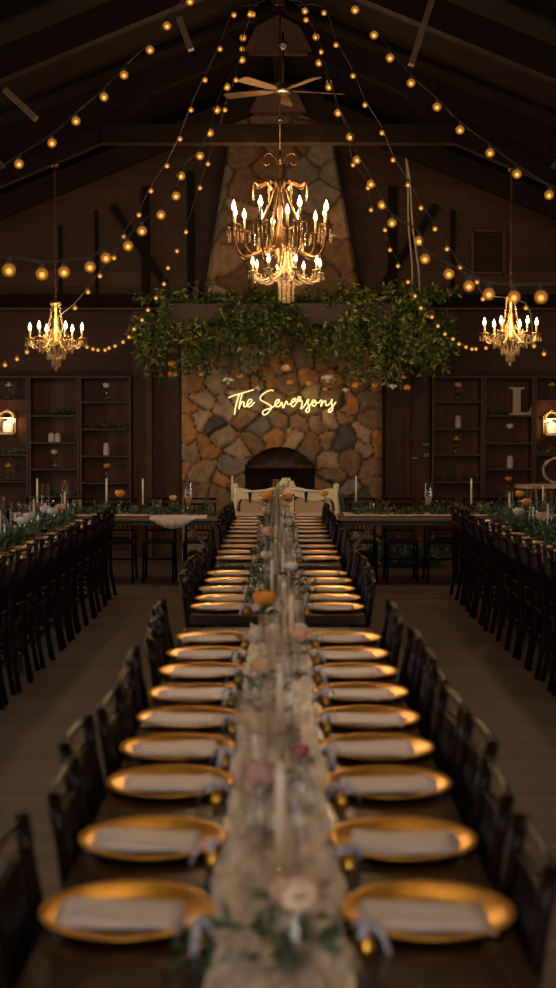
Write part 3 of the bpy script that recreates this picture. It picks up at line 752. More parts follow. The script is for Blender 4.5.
# runners
def cloth(name, x0f, x1f, y0, y1, z, mats, label, n=8, dy=.03, crumple=.012, seed=0, cat='table runner'):
    m = MB(); ny = int((y1 - y0) / dy)
    for j in range(ny + 1):
        y = y0 + (y1 - y0) * j / ny; a, b = x0f(y), x1f(y)
        for i in range(n + 1):
            x = a + (b - a) * i / n
            h = crumple * (mnoise.noise(Vector((x * 28, y * 6, seed))) + .6 * mnoise.noise(Vector((x * 60, y * 22, seed + 3))))
            m.v.append((x, y, z + .004 + max(0, h + crumple * .6)))
    for j in range(ny):
        for i in range(n):
            q = j * (n + 1) + i; m.f.append((q, q + 1, q + n + 2, q + n + 1)); m.m.append(0); m.sm.append(True)
    o = m.build(name, mats)
    so_ = o.modifiers.new('thickness', 'SOLIDIFY'); so_.thickness = .003; so_.offset = 1
    return tag(o, label, cat)
def wav(b, s, k_): return lambda y: b + .022 * mnoise.noise(Vector((0, y * 2.3, s))) + .012 * mnoise.noise(Vector((0, y * 9, s + k_)))
for i, (a, b, lb) in enumerate(((1.8, 6.5, 'crumpled cream gauze runner down the nearest centre tables'), (7.03, 9.18, 'cream gauze runner on the third centre table'), (9.66, 14.6, 'cream gauze runner on the far centre tables'))):
    cloth('table_runner', wav(-.125, i * 7, 1), wav(.125, i * 7 + 30, 2), a, b, TH, M['runner'], lb, 16, .02, .024, i)
cloth('table_runner', lambda y: -.55, lambda y: .58, HY - .34, HY + .34, TH, M['runner2'], 'pale linen cloth spread over the sweetheart table before the settee', 30, .05, .006, 9)
# blush runner draped over the front of the left head table
def draped(name, xa, xb, label, drop, mats):
    m = MB(); prof = [(HY + .3, TH + .005), (HY, TH + .006), (HY - .35, TH + .007), (HY - .371, TH - .002)]
    nx_ = 30
    for i in range(nx_ + 1):
        x = xa + (xb - xa) * i / nx_; q = i / nx_
        dr = drop(q)
        for (y, z) in prof: m.v.append((x, y, z))
        for k_ in (.5, 1): m.v.append((x, HY - .374 - .012 * k_ * (1 + sin(i * 1.7)), TH - .002 - dr * k_))
    for i in range(nx_):
        for k_ in range(5):
            a = i * 6 + k_; m.f.append((a, a + 1, a + 7, a + 6)); m.m.append(0); m.sm.append(True)
    o = m.build(name, mats); s_ = o.modifiers.new('thickness', 'SOLIDIFY'); s_.thickness = .003
    return tag(o, label, 'table runner')
draped('draped_runner', P(150, 520, 15).x, P(207, 520, 15).x, 'blush runner draped over the front edge of the left head table', lambda q: .015 + .11 * sin(pi * min(1, q * 1.15 + .05)) ** 1.2 if q < .85 else .02, M['runner2'])
cloth('table_runner', lambda y: -3.15, lambda y: P(149, 520, 15).x, HY - .3, HY + .3, TH, M['runner2'], 'pale runner on the left part of the left head table', 40, .06, .006, 12)
cloth('table_runner', lambda y: .72, lambda y: 3.15, HY - .33, HY + .3, TH, M['runner2'], 'pale runner along the right head table', 60, .06, .006, 14)

# ------------------------------------------------------------ chairs
def chair_fn():
    t = thing('dining_chair', 'x', 'chair')
    cm = M['chair']
    def tb(pts, r, nm, n=8): 
        m_ = MB(); m_.tube(pts, r, n); return m_.build(nm, cm, t)
    def bamboo(pts, r, k_=4):
        pts = [Vector(p) for p in pts]; out, rr = [], []
        for i in range(len(pts) - 1):
            for j in range(k_):
                q = j / k_; out += [pts[i].lerp(pts[i + 1], q), pts[i].lerp(pts[i + 1], q + .12 / 1)][:1 if q == 0 else 2]
                rr += [r * 1.28] if q == 0 else [r, r * 1.0]
        out.append(pts[-1]); rr.append(r * 1.25); return out, rr
    m_ = MB(); m_.box((0, .0, .445), (.385, .39, .03)); m_.build('seat', cm, t, .008)
    for s_ in (-1, 1):
        p, r_ = bamboo([(s_ * .185, .175, 0), (s_ * .18, .17, .43)], .0145); tb(p, r_, 'leg')
        p, r_ = bamboo([(s_ * .192, -.23, 0), (s_ * .182, -.185, .25), (s_ * .18, -.18, .45), (s_ * .183, -.195, .7), (s_ * .185, -.23, .92)], .0155, 2); tb(p, r_, 'leg')
        tb([(s_ * .183, -.2, .2), (s_ * .183, .17, .2)], .009, 'stretcher', 6)
        tb([(s_ * .183, -.195, .3), (s_ * .183, .17, .3)], .009, 'stretcher', 6)
    tb([(-.18, .17, .26), (.18, .17, .26)], .009, 'stretcher', 6); tb([(-.18, -.195, .22), (.18, -.195, .22)], .009, 'stretcher', 6)
    def yb(z): return -.18 - .05 * max(0, (z - .45) / .47) ** 1.5
    for z, rr, nm in ((.905, .011, 'top_rail'), (.845, .011, 'back_rail'), (.55, .011, 'back_rail')):
        tb([(-.185, yb(z), z), (-.09, yb(z) - .012, z + .004), (.09, yb(z) - .012, z + .004), (.185, yb(z), z)], rr, nm)
    for i in range(6):
        x = -.13 + i * .052; tb([(x, yb(.55) - .01, .55), (x, yb(.7) - .01, .7), (x, yb(.845) - .01, .845)], [.0075, .0085, .0075], 'spindle', 6)
    return t
chair_ = Once(chair_fn)
def chair(*a):
    o = chair_(*a); o.scale = (.9, 1, 1); return o
ROWS = [2.63, 3.10, 3.60, 4.02, 4.42, 4.85, 5.30, 5.70, 6.16, 7.23, 7.61, 8.04, 8.48, 8.92, 10.0, 10.5, 11.0, 11.55, 12.06, 12.62, 13.12, 13.6, 14.08, 14.55]
rc = random.Random(4)
def wob(a): return rc.uniform(-a, a)
for i, y in enumerate(ROWS):
    chair((-.275 + wob(.028), y + wob(.02), 0), -pi / 2 + wob(.06), 'dark lacquered chair left of the centre table, %s from the camera' % ORD[i], 'chairs along the centre table')
    chair((.275 + wob(.028), y + wob(.02), 0), pi / 2 + wob(.06), 'dark lacquered chair right of the centre table, %s from the camera' % ORD[i], 'chairs along the centre table')
SROW = [14.12 - .452 * i for i in range(14)]
for i, y in enumerate(SROW):
    chair((XL + .30 + wob(.015), y + wob(.02), 0), pi / 2 + wob(.06), 'dark lacquered chair on the aisle side of the left table, %s from the back' % ORD[i], 'chairs along the side tables')
    chair((XR - .30 + wob(.015), y + wob(.02), 0), -pi / 2 + wob(.06), 'dark lacquered chair on the aisle side of the right table, %s from the back' % ORD[i], 'chairs along the side tables')
for i, y in enumerate([q for q in SROW if q > 12.5]):
    chair((XL - .32 + wob(.015), y + wob(.02), 0), -pi / 2 + wob(.06), 'dark lacquered chair on the wall side of the left table, %s from the back' % ORD[i], 'chairs along the side tables')
    chair((XR + .32 + wob(.015), y + wob(.02), 0), pi / 2 + wob(.06), 'dark lacquered chair on the wall side of the right table, %s from the back' % ORD[i], 'chairs along the side tables')
for s_, nm, xs in ((-1, 'left', (-.88, -1.33, -1.78, -2.23, -2.68)), (1, 'right', (.93, 1.38, 1.83, 2.28, 2.73))):
    for i, x in enumerate(xs):
        chair((x, HY + .30, 0), pi, 'dark chair behind the %s head table, %s out from the settee' % (nm, ORD[i]), 'chairs behind the head tables')

# ------------------------------------------------------------ place settings
def plate_fn():
    m_ = MB(); m_.lathe([(.001, .004), (.10, .004), (.112, .007), (.15, .016), (.163, .0185), (.165, .017), (.15, .0125), (.11, .0), (.001, .0)], 48)
    # beaded rim
    for i in range(60):
        a = 2 * pi * i / 60; m_.ball((.1625 * cos(a), .1625 * sin(a), .018), .0042, 6)
    return tag(m_.build('charger_plate', M['gold']), 'x', 'plate')
plate = Once(plate_fn)
NAPM = []
def napkin_mesh(seed):
    m_ = MB(); rr = random.Random(seed); lay = 3
    for L_ in range(lay):
        w, d = .245 - .012 * L_, .15 - .008 * L_; sk = rr.uniform(-.14, .14); ox, oy = rr.uniform(-.006, .006), rr.uniform(-.008, .008)
        nx_, ny_ = 12, 7; o_ = len(m_.v)
        for j in range(ny_ + 1):
            for i in range(nx_ + 1):
                x = (i / nx_ - .5) * w; y = (j / ny_ - .5) * d
                h = .004 * mnoise.noise(Vector((x * 26, y * 34, seed + L_))) + .0035 * L_
                if L_ == lay - 1: h += .006 * max(0, 1 - abs(y - .02 + x * .15) / .03)
                m_.v.append((x + ox + .016 * mnoise.noise(Vector((y * 16, seed, L_))), y + oy + sk * x + .015 * mnoise.noise(Vector((x * 12, seed, L_ + 5))), .009 + h))
        for j in range(ny_):
            for i in range(nx_):
                q = o_ + j * (nx_ + 1) + i; m_.f.append((q, q + 1, q + nx_ + 2, q + nx_ + 1)); m_.m.append(0); m_.sm.append(True)
    o = m_.build('folded_napkin', M['napkin']); s_ = o.modifiers.new('thickness', 'SOLIDIFY'); s_.thickness = .0025; s_.offset = 1
    return o
NAPS = [napkin_mesh(s_) for s_ in (1, 2, 3, 4)]; NAPU = [False] * 4
def napkin(loc, rz, label, group):
    i = rc.randrange(4)
    if not NAPU[i]: o = NAPS[i]; NAPU[i] = True
    else: o = NAPS[i].copy(); col.objects.link(o)
    o.location = loc; o.rotation_euler = (0, 0, rz); tag(o, label, 'napkin', group); return o
def favor_fn():
    t = thing('favor_bell', 'x', 'favor')
    m_ = MB(); m_.lathe([(.018, 0), (.017, .006), (.012, .02), (.008, .03), (.001, .034)], 12); m_.build('bell', M['gold'], t)
    m_ = MB()
    for a in (.4, 2.5, 3.8, 5.6):
        q = Vector((cos(a), sin(a), 0)); n_ = Vector((-sin(a), cos(a), 0)); L_ = .05 if a > 3 else .032
        vs = []
        for k_ in range(5):
            f_ = k_ / 4; c_ = q * L_ * f_ + Vector((0, 0, .032 + .022 * sin(pi * f_) - (.03 * f_ * f_ if a > 3 else .0)))
            vs += [c_ + n_ * .008, c_ - n_ * .008]
        m_.add(vs, [(2 * k_, 2 * k_ + 1, 2 * k_ + 3, 2 * k_ + 2) for k_ in range(4)], 0, True)
    o = m_.build('ribbon_bow', M['ribbon'], t); s_ = o.modifiers.new('t', 'SOLIDIFY'); s_.thickness = .0015
    return t
favor = Once(favor_fn)
for i, y in enumerate(ROWS):
    for s_, nm in ((-1, 'left'), (1, 'right')):
        x = s_ * (.285 + wob(.006)); yy = y + wob(.015)
        plate((x, yy, TH), 0, 'round gold charger plate on the %s of the centre table, %s from the camera' % (nm, ORD[i]), 'gold charger plates on the centre table')
        napkin((x + wob(.012) - .01, yy - .02 + wob(.01), TH), wob(.12), 'folded blush napkin on the gold plate %s of centre, %s from the camera' % (nm, ORD[i]), 'blush napkins on the centre table')
        favor((x - s_ * (.135 + wob(.012)), yy - .15 + wob(.02), TH + (.0)), R.uniform(0, 6), 'small gold favor with pale ribbon %s of the centre runner, %s from camera' % (nm, ORD[i]), 'ribboned favors on the centre table')
for i, y in enumerate(SROW):
    for xc, nm, s_ in ((XL, 'left', 1), (XR, 'right', -1)):
        x = xc + s_ * .255
        plate((x, y, TH), 0, 'round gold charger plate on the aisle side of the %s table, %s from the back' % (nm, ORD[i]), 'gold charger plates on the side tables')
        napkin((x, y - .02, TH), wob(.12), 'folded blush napkin on the aisle side of the %s table, %s from the back' % (nm, ORD[i]), 'blush napkins on the side tables')
        if y > 11.5:
            x = xc - s_ * .255
            plate((x, y, TH), 0, 'round gold charger plate on the wall side of the %s table, %s from the back' % (nm, ORD[i]), 'gold charger plates on the side tables')
            napkin((x, y - .02, TH), wob(.12), 'folded blush napkin on the wall side of the %s table, %s from the back' % (nm, ORD[i]), 'blush napkins on the side tables')

# ------------------------------------------------------------ centrepieces
def hurricane_fn(h, r):
    def f():
        m_ = MB(); m_.lathe_open([(.001, .006), (r, .006), (r, h), (r - .003, h), (r - .003, .01)], 24)
        m_.lathe_open([(r + .001, 0), (r + .001, .012)], 24)
        return tag(m_.build('glass_hurricane', M['glass']), 'x', 'vase')
    return f
HUR = {'tall': Once(hurricane_fn(.42, .042)), 'mid': Once(hurricane_fn(.33, .045)), 'short': Once(hurricane_fn(.26, .05))}
HH = {'tall': .42, 'mid': .33, 'short': .26}
def taper_fn(h):
    def f():
        t = thing('taper_candle', 'x', 'candle')
        m_ = MB(); m_.lathe([(.011, 0), (.0108, h * .6), (.0095, h * .96), (.004, h)], 12); m_.build('wax', M['candle'], t)
        m_ = MB(); m_.tube([(0, 0, h - .002), (.001, 0, h + .012)], .0012, 5); m_.build('wick', M['wick'], t)
        return t
    return f
TAP = {.24: Once(taper_fn(.22)), .3: Once(taper_fn(.3))}
def taper(h, x, y, label, z=TH + .012, group='ivory taper candles'): return TAP[h]((x, y, z), 0, label, group)
cent = [(2.85, .004, 'mid'), (4.07, .006, 'mid'), (4.9, -.02, 'short'), (5.75, .056, 'short'), (6.25, .026, 'short'), (7.35, -.03, 'mid'), (8.0, .03, 'short'), (8.7, -.012, 'tall'),
        (10.0, -.02, 'tall'), (10.7, .03, 'mid'), (11.4, -.012, 'tall'), (12.3, .02, 'tall'), (13.2, -.03, 'mid'), (14.0, -.02, 'tall')]
for i, (y, x, k_) in enumerate(cent):
    HUR[k_]((x, y, TH + .018), 0, 'clear glass candle cylinder on the centre table runner, %s from the camera' % ORD[i], 'glass cylinders on the centre table')
    taper(.24, x, y, 'ivory taper candle in the centre table glass cylinder, %s from the camera' % ORD[i], TH + .03, 'ivory tapers on the centre table')
# extra smoky low glasses on the centre line
for i, (y, x, k_) in enumerate(((3.45, -.055, 'short'), (5.3, .05, 'short'), (9.1, .06, 'short'), (11.0, -.06, 'mid'), (12.9, .06, 'short'))):
    HUR[k_]((x, y, TH + .018), 0, 'empty clear glass cylinder on the centre runner, %s of the empty ones from camera' % ORD[i], 'glass cylinders on the centre table')
def vase_flower(x, y, color, h, r, label, z=TH, leaves=5, seed=0, leafs=None, scale=1.0, style='rose'):
    bud_vase((x, y, z + .018), 'bud vase of the ' + label, 'bud', scale, 'glass bud vases on the tables')
    return flower('flower_stem', (x, y, z + .024), color, r, h, label, seed, leaves, style, 0, 'flower', 'flowers in bud vases on the tables', False, leafs)
cf = [(2.36, .03, 'blush', .10, .036, 'blush rose nearest the camera on the centre runner', 9, .075), (3.12, -.04, 'pink', .12, .032, 'coral pink flower left of the nearest taper candle', 6, .05),
      (3.32, .055, 'rose', .13, .018, 'dark pink flower on the right of the centre runner', 6, .05), (4.55, -.055, 'peach', .12, .03, 'small peach flower left on the centre runner behind the tall taper', 8, .06),
      (5.1, -.015, 'pink', .13, .028, 'coral flower at the middle of the second centre table, left one', 6, .06), (5.15, .072, 'peach', .13, .028, 'peach flower at the middle of the second centre table, right one', 6, .06),
      (5.9, -.058, 'orange', .175, .04, 'large orange ranunculus standing high on the centre table', 12, .07), (7.5, .07, 'white', .16, .03, 'white flower right of the runner on the third centre table', 9, .08),
      (8.3, -.07, 'white', .15, .028, 'white flower left of the runner on the third centre table', 9, .08), (9.9, -.07, 'peach', .17, .04, 'peach flower left on the fourth centre table', 9, .09),
      (11.2, .07, 'white', .15, .035, 'white flower right on the fourth centre table', 8, .08), (11.9, -.09, 'peach', .2, .045, 'peach flower left on the far centre table, nearer one', 12, .1),
      (13.9, -.1, 'orange', .22, .05, 'orange flower left on the far centre table, farther one', 12, .1), (14.3, .1, 'orange', .2, .045, 'orange flower at the far right end of the centre table', 10, .1)]
for i, (y, x, c_, h, r_, lb, nl, ls) in enumerate(cf):
    vase_flower(x, y, c_, h, r_ * 1.25, lb, TH, nl + 2, 100 + i, ls * 1.25)
def sprig(cx, cy, lx, ly, n, label, seed, leafL=.05, z=TH + .02, group='greenery on the tables', mats='sage', wts=(.4, .35, .18, .07), up=.5):
    r = random.Random(seed); ps = []
    for k_ in range(n):
        p = (cx + r.uniform(-lx, lx), cy + r.uniform(-ly, ly), z)
        ps.append((p, (r.uniform(-1, 1), r.uniform(-1, 1), r.uniform(.1, up)), r.uniform(.08, .15), 9, .12))
    return greens('greenery_sprig', label, ps, M[mats], seed, leafL, wts, 'greenery', group)
sprig(-.005, 2.42, .07, .08, 9, 'dark green sprig in front of the nearest blush rose', 201, .05)
sprig(.03, 4.0, .05, .15, 6, 'green sprig beside the second taper on the centre runner', 202, .045)
sprig(-.05, 4.7, .05, .2, 8, 'green sprig on the left of the second centre table', 203, .045)
sprig(-.06, 7.9, .04, .7, 34, 'long green sprig left of the runner on the third centre table', 204, .06)
sprig(.08, 7.8, .04, .4, 14, 'green sprig right of the runner on the third centre table', 205, .05, wts=(.25, .2, .2, .35))
sprig(-.05, 10.6, .06, .6, 24, 'green sprig along the fourth centre table', 206, .06)
sprig(.0, 13.6, .1, .8, 34, 'leafy green sprig along the far end of the centre table', 207, .07)

# side tables
for xc, nm, mats in ((XL, 'left', 'sage'), (XR, 'right', 'sage')):
    ps = []; r = random.Random(31 if nm == 'left' else 32)
    for k_ in range(330):
        y = 7.6 + 6.7 * sqrt(r.random()); p = (xc + r.uniform(-.07, .07), y, TH + .015)
        ps.append((p, (r.uniform(-1, 1), r.uniform(-1, 1), r.uniform(.3, .9)), r.uniform(.1, .19), 12, .12))
    greens('table_garland', 'thick leafy green garland down the middle of the %s tables' % nm, ps, M['sage'], 33, .08, (.34, .3, .22, .14) if nm == 'left' else (.3, .4, .25, .05), 'garland')
sideC = {'left': [(11.7, 'mid', .0), (12.6, 'mid', .0), (13.4, 'tall', -.03), (14.1, 'tall', .05), (10.9, 'tall', .03)], 'right': [(13.9, 'mid', .0), (12.7, 'tall', .02), (11.8, 'tall', -.02), (10.8, 'mid', .0)]}
for nm, xc in (('left', XL), ('right', XR)):
    L_ = sorted(sideC[nm], reverse=True)
    for i, (y, k_, dx) in enumerate(L_):
        HUR[k_]((xc + dx, y, TH + .002), 0, 'clear glass candle cylinder in the %s table greenery, %s from the back' % (nm, ORD[i]), 'glass cylinders on the side tables')
        taper(.24 if i % 2 else .3, xc + dx, y, 'ivory taper candle in the %s table greenery, %s from the back' % (nm, ORD[i]), TH + .012, 'ivory tapers on the side tables')
for i, (xc, y, dx, c_, lb) in enumerate(((XL, 12.9, .12, 'white', 'white flower in the left table garland, nearer the aisle'), (XL, 13.5, .1, 'peach', 'pale peach flower in the far left table garland'), (XL, 12.1, .05, 'white', 'white flower in the left table garland, nearest the camera'), (XL, 13.2, .0, 'white', 'white flower in the middle of the left table garland'), (XL, 11.6, .08, 'white', 'white flower at the near end of the left table garland'), (XL, 13.8, -.15, 'rose', 'dark pink flower at the wall side of the left table'),
        (XR, 13.6, .12, 'orange', 'orange flower standing above the right table garland'), (XR, 12.9, -.08, 'white', 'white flower in the right table garland'), (XR, 12.2, .0, 'peach', 'peach flower in the right table garland nearest the camera'))):
    vase_flower(xc + dx, y, c_, .2 if c_ == 'orange' else .15, .05, lb, TH - .012, 4, 300 + i, .07)

# ------------------------------------------------------------ head table items
def hg(x0, x1, n, seed, label, z=TH + .015, y0=HY - .14, y1=HY + .04, tall=.7):
    r = random.Random(seed); ps = []
    for k_ in range(n):
        ps.append(((r.uniform(x0, x1), r.uniform(y0, y1), z), (r.uniform(-1, 1), r.uniform(-.6, .4), r.uniform(.1, tall)), r.uniform(.09, .2), 12, .15))
    return greens('table_garland', label, ps, M['sage'], seed, .06, (.4, .45, .1, .05), 'garland')
hg(-3.1, -.72, 95, 401, 'low green garland along the left head table')
hg(.85, 3.1, 105, 402, 'low green garland along the right head table', tall=.9)
def htaper(u, h, lb):
    x = P(u, 505, HY).x; t = thing('candle_holder', 'dark holder of the ' + lb, 'candle holder', (x, HY + .06, TH + .012), 0, 'slim candle holders on the head tables')
    m_ = MB(); m_.lathe([(.03, 0), (.03, .006), (.006, .012), (.006, .07), (.016, .078), (.014, .1), (.012, .1), (.012, .085), (.001, .085)], 12); m_.build('stand', M['bronze'], t)
    taper(h, x, HY + .06, lb, TH + .012 + .086, 'ivory tapers on the head tables')
for u, h, lb in ((36.5, .3, 'ivory taper at far left of the left head table'), (106, .3, 'ivory taper on the left head table in front of the shelving'), (142.5, .3, 'ivory taper on the left head table before the timber post'), (472, .3, 'ivory taper on the right head table'), (544, .24, 'ivory taper on the right head table at the picture edge')):
    htaper(u, h, lb)
# tall tapers either side of the settee, on the sweetheart table
for u, lb in ((232, 'tall ivory taper at the left end of the settee'), (356.5, 'tall ivory taper at the right end of the settee')):
    x = P(u, 505, HY).x
    t = thing('candle_holder', 'dark holder of the ' + lb, 'candle holder', (x, HY + .1, TH + .012), 0, 'slim candle holders on the head tables')
    m_ = MB(); m_.lathe([(.035, 0), (.035, .006), (.007, .014), (.006, .1), (.018, .11), (.015, .13), (.012, .13), (.012, .115), (.001, .115)], 12); m_.build('stand', M['bronze'], t)
    taper(.3, x, HY + .1, lb, TH + .012 + .116, 'ivory tapers on the head tables')
def coupe(u, lb, y=HY + .05):
    m_ = MB(); m_.lathe_open([(.03, 0), (.004, .006), (.004, .09), (.02, .1), (.045, .125), (.048, .14)], 16)
    o = m_.build('coupe_glass', M['glassg']); o.location = (P(u, 505, y).x, y, TH + .013); tag(o, lb, 'glass', 'coupe glasses on the head tables')
for u, lb in ((440, 'champagne coupe on the right head table beside the amber flute'), (524, 'champagne coupe on the right head table near the picture edge'), (386, 'champagne coupe on the right head table nearest the settee'), (212, 'champagne coupe on the left head table nearest the settee'), (50, 'champagne coupe at the far left of the head table')):
    coupe(u, lb)
def tumbler(u, lb, h=.13, r=.04, y=HY + .05):
    m_ = MB(); m_.lathe_open([(.001, .006), (r * .85, .006), (r, h), (r - .003, h), (r * .8, .012)], 16)
    o = m_.build('glass_tumbler', M['glassg']); o.location = (P(u, 505, y).x, y, TH + .013); tag(o, lb, 'glass', 'glass tumblers on the head tables')
for u, lb in ((157, 'square-looking clear glass jar behind the blush runner'), (77, 'clear glass jar on the left head table near the side table'), (175, 'clear glass tumbler on the left head table by the peach flower'), (480, 'clear glass tumbler on the right head table, left of a pair'), (486, 'clear glass tumbler on the right head table, right of a pair'), (372, 'clear glass tumbler at the inner end of the right head table')):
    tumbler(u, lb, .15 if 'jar' in lb else .12, .055 if 'jar' in lb else .036)
def flute(u, lb):
    x = P(u, 505, HY).x
    t = thing('drink_flute', lb, 'glass', (x, HY, TH + .013))
    m_ = MB(); m_.lathe_open([(.03, 0), (.005, .007), (.006, .07), (.028, .1), (.036, .2), (.034, .33), (.038, .34)], 16); m_.build('glass_body', M['glassg'], t)
    m_ = MB(); m_.lathe([(.003, .09), (.026, .105), (.033, .19), (.001, .19)], 14); m_.build('amber_drink', M['amber'], t)
    m_ = MB()
    for s_ in (-1, 1): m_.tube([(0, -.036, .23), (s_ * .03, -.05, .27), (s_ * .035, -.045, .2), (s_ * .02, -.04, .12)], .006, 5)
    m_.tube([(.037 * cos(a), .037 * sin(a), .235) for a in [2 * pi * k_ / 12 for k_ in range(12)]], .005, 5, 0, False, True); m_.build('ribbon', M['ribbon'], t)
flute(188.5, 'tall ribboned glass with amber drink on the left head table'); flute(428, 'tall ribboned glass with amber drink on the right head table')
vase_flower(P(121, 505, HY).x, HY - .1, 'orange', .2, .055, 'orange flower on the left head table before the shelving', TH - .006, 4, 501, .06)
vase_flower(P(174, 505, HY).x, HY - .12, 'peach', .16, .04, 'peach flower on the left head table above the blush runner', TH - .006, 4, 502, .06)
vase_flower(P(518, 505, HY).x, HY - .1, 'orange', .2, .05, 'orange flower on the right head table before the slab', TH - .006, 4, 503, .06)
vase_flower(P(333, 505, HY).x - .1, HY - .1, 'orange', .2, .045, 'orange flower on the sweetheart table, right side', TH - .006, 5, 504, .08)
vase_flower(P(268, 505, HY).x, HY - .1, 'peach', .2, .045, 'peach flower on the sweetheart table, left of centre', TH - .006, 8, 505, .1)
# leafy bush on the floor under the right head table
ps = []; r = random.Random(77)
for k_ in range(60):
    p = P(r.uniform(383, 437), 566, 17.2); ps.append(((p.x, 17.2 + r.uniform(-.15, .15), .02), (r.uniform(-1, 1), r.uniform(-1, .4), r.uniform(.6, 2)), r.uniform(.15, .42), 14, .1))
greens('floor_greenery', 'dark leafy greenery on the floor behind the right head table', ps, M['sage'], 78, .09, (.3, .6, .1, .0))

# slab shelf table with wreath at the right edge
sx0, sx1 = P(516, 486, 16.9).x, P(576, 486, 16.9).x; sz_ = P(530, 484.5, 16.9).z
t = thing('slab_table', 'tall live-edge slab table at the right edge before the shelving', 'table', ((sx0 + sx1) / 2, 16.9, 0))
m = MB(); hw_ = (sx1 - sx0) / 2; top = []
for i in range(24):
    a = 2 * pi * i / 24; top.append((hw_ * (abs(cos(a)) ** .6) * (1 if cos(a) > 0 else -1) * (1 + .03 * sin(3 * a)), .22 * (abs(sin(a)) ** .7) * (1 if sin(a) > 0 else -1) * (1 + .06 * sin(5 * a))))
m.prism(top, .045, lambda x, y, q: (x, y, sz_ - .045 + q)); m.build('slab_top', M['slab'], t, .005)
for s_ in (-1, 1):
    for q in (-1, 1):
        m = MB(); m.bar((s_ * (hw_ - .1), q * .13, 0), (s_ * (hw_ - .12), q * .1, sz_ - .045), .04, .04); m.build('leg', M['tleg'], t)
m = MB(); r = random.Random(5); wc = P(556, 471.5, 16.9); wr = .15
for k_ in range(7):
    ph = r.uniform(0, 6); m.tube([((wr + .012 * sin(3 * a + ph)) * cos(a), .012 * cos(5 * a + ph), (wr + .012 * sin(3 * a + ph)) * sin(a)) for a in [2 * pi * q / 36 for q in range(36)]], .008, 5, 0, False, True)
o = m.build('twig_wreath', M['twig']); o.location = (wc.x, 16.9, sz_ + wr + .02); tag(o, 'round pale twig wreath standing on the slab table at right', 'wreath')

# ------------------------------------------------------------ settee
sx = P(286, 480, 16.45).x; SW = 102 * 16.45 / F
t = thing('settee', 'cream carved wooden settee with tan back panels before the hearth', 'settee', (sx, 16.45, 0))
zt = P(286, 478, 16.45).z; ze = P(286, 487.5, 16.45).z; zb_ = .62; hw_ = SW / 2
def crest(q):  # q -1..1
    a = abs(q)
    if a < .08: return zt
    if a < .15: return zt - .035
    if a < .22: return zt - .05 - (a - .15) * 1.1
    if a < .9: return ze - .015 + .02 * cos((a - .2) / .7 * pi * 2) - .025 * (a - .2)
    return ze - .0 - (a - .9) * .5
qs = [-1 + 2 * i / 80 for i in range(81)]
m = MB(); poly = [(q * hw_, crest(q)) for q in qs] + [(q * hw_, crest(q) - .115 - (.12 * max(0, 1 - abs(q) / .2) if abs(q) < .2 else 0) - .09 * max(0, (abs(q) - .8) / .2) ** 2) for q in reversed(qs)]
N_ = len(qs)
for dep in (0, .06): m.v += [(x, dep, z) for x, z in poly]
n2 = len(poly)
for i in range(N_ - 1):
    a, b, c_, d_ = i, i + 1, n2 - 2 - i, n2 - 1 - i
    m.f.append((a, d_, c_, b)); m.f.append((a + n2, b + n2, c_ + n2, d_ + n2))
for i in range(n2): m.f.append((i, (i + 1) % n2, (i + 1) % n2 + n2, i + n2))
m.m = [0] * len(m.f); m.sm = [False] * len(m.f)
m.ball((0, -.01, zt - .05), .04, 10, 0, 1.3)
for s_ in (-1, 1):
    m.ball((s_ * .07, -.008, zt - .09), .035, 8); m.tube([(s_ * .05, -.01, zt - .12), (s_ * .2, -.012, ze - .03), (s_ * .38, -.012, ze - .045), (s_ * .5, -.012, ze - .05)], [.02, .016, .014, .006], 6)
m.build('crest_rail', M['settee'], t)
for s_ in (-1, 1):
    m = MB(); m.prism([(s_ * a, b) for a, b in ((.1, ze - .16), (.18, ze - .1), (hw_ - .1, ze - .1), (hw_ - .06, ze - .2), (hw_ - .06, zb_), (.1, zb_))], .03, lambda x, z, q: (x, .015 + q, z)); m.build('back_panel', M['upholstery'], t, .008)
    m = MB(); m.tube([(s_ * hw_ * .985, .03, 0), (s_ * hw_ * .97, .03, .4), (s_ * (hw_ + .01), .03, .75), (s_ * (hw_ - .015), .03, ze - .1), (s_ * (hw_ - .01), .03, ze + .01)], [.03, .032, .03, .03, .034], 8); m.ball((s_ * (hw_ - .005), .03, ze + .015), .038, 8); m.build('back_post', M['settee'], t)
    m = MB(); m.tube([(s_ * (hw_ - .02), .0, .72), (s_ * (hw_ + .0), -.2, .74), (s_ * hw_, -.42, .7), (s_ * hw_, -.46, .62), (s_ * (hw_ - .02), -.42, .45)], [.025, .028, .032, .03, .03], 8); m.build('arm', M['settee'], t)
    m = MB(); m.tube([(s_ * (hw_ - .04), -.46, .42), (s_ * (hw_ - .01), -.48, .25), (s_ * (hw_ - .05), -.47, .03), (s_ * (hw_ - .03), -.5, 0)], [.035, .03, .018, .025], 8); m.build('front_leg', M['settee'], t)
    m = MB()
    px = P(250 if s_ < 0 else 306, 501, 16.45).x - sx; pz = P(278, 497, 16.45).z
    m.lathe([(.001, -.07), (.01, -.06), (.014, -.0), (.02, .03), (.022, .05), (.006, .06), (.001, .065)], 8, (px, -.012, pz)); m.build('tassel', M['black'], t)
m = MB(); m.box((0, .03, (zb_ + ze - .1) / 2), (.19, .05, ze - .1 - zb_)); m.build('centre_splat', M['settee'], t, .01)
m = MB(); m.box((0, -.22, .41), (SW - .06, .52, .1)); m.box((0, .03, .6), (SW - .08, .05, .05)); m.build('seat_frame', M['settee'], t, .01)
m = MB(); m.box((0, -.22, .49), (SW - .1, .48, .08)); m.build('seat_cushion', M['upholstery'], t, .03)

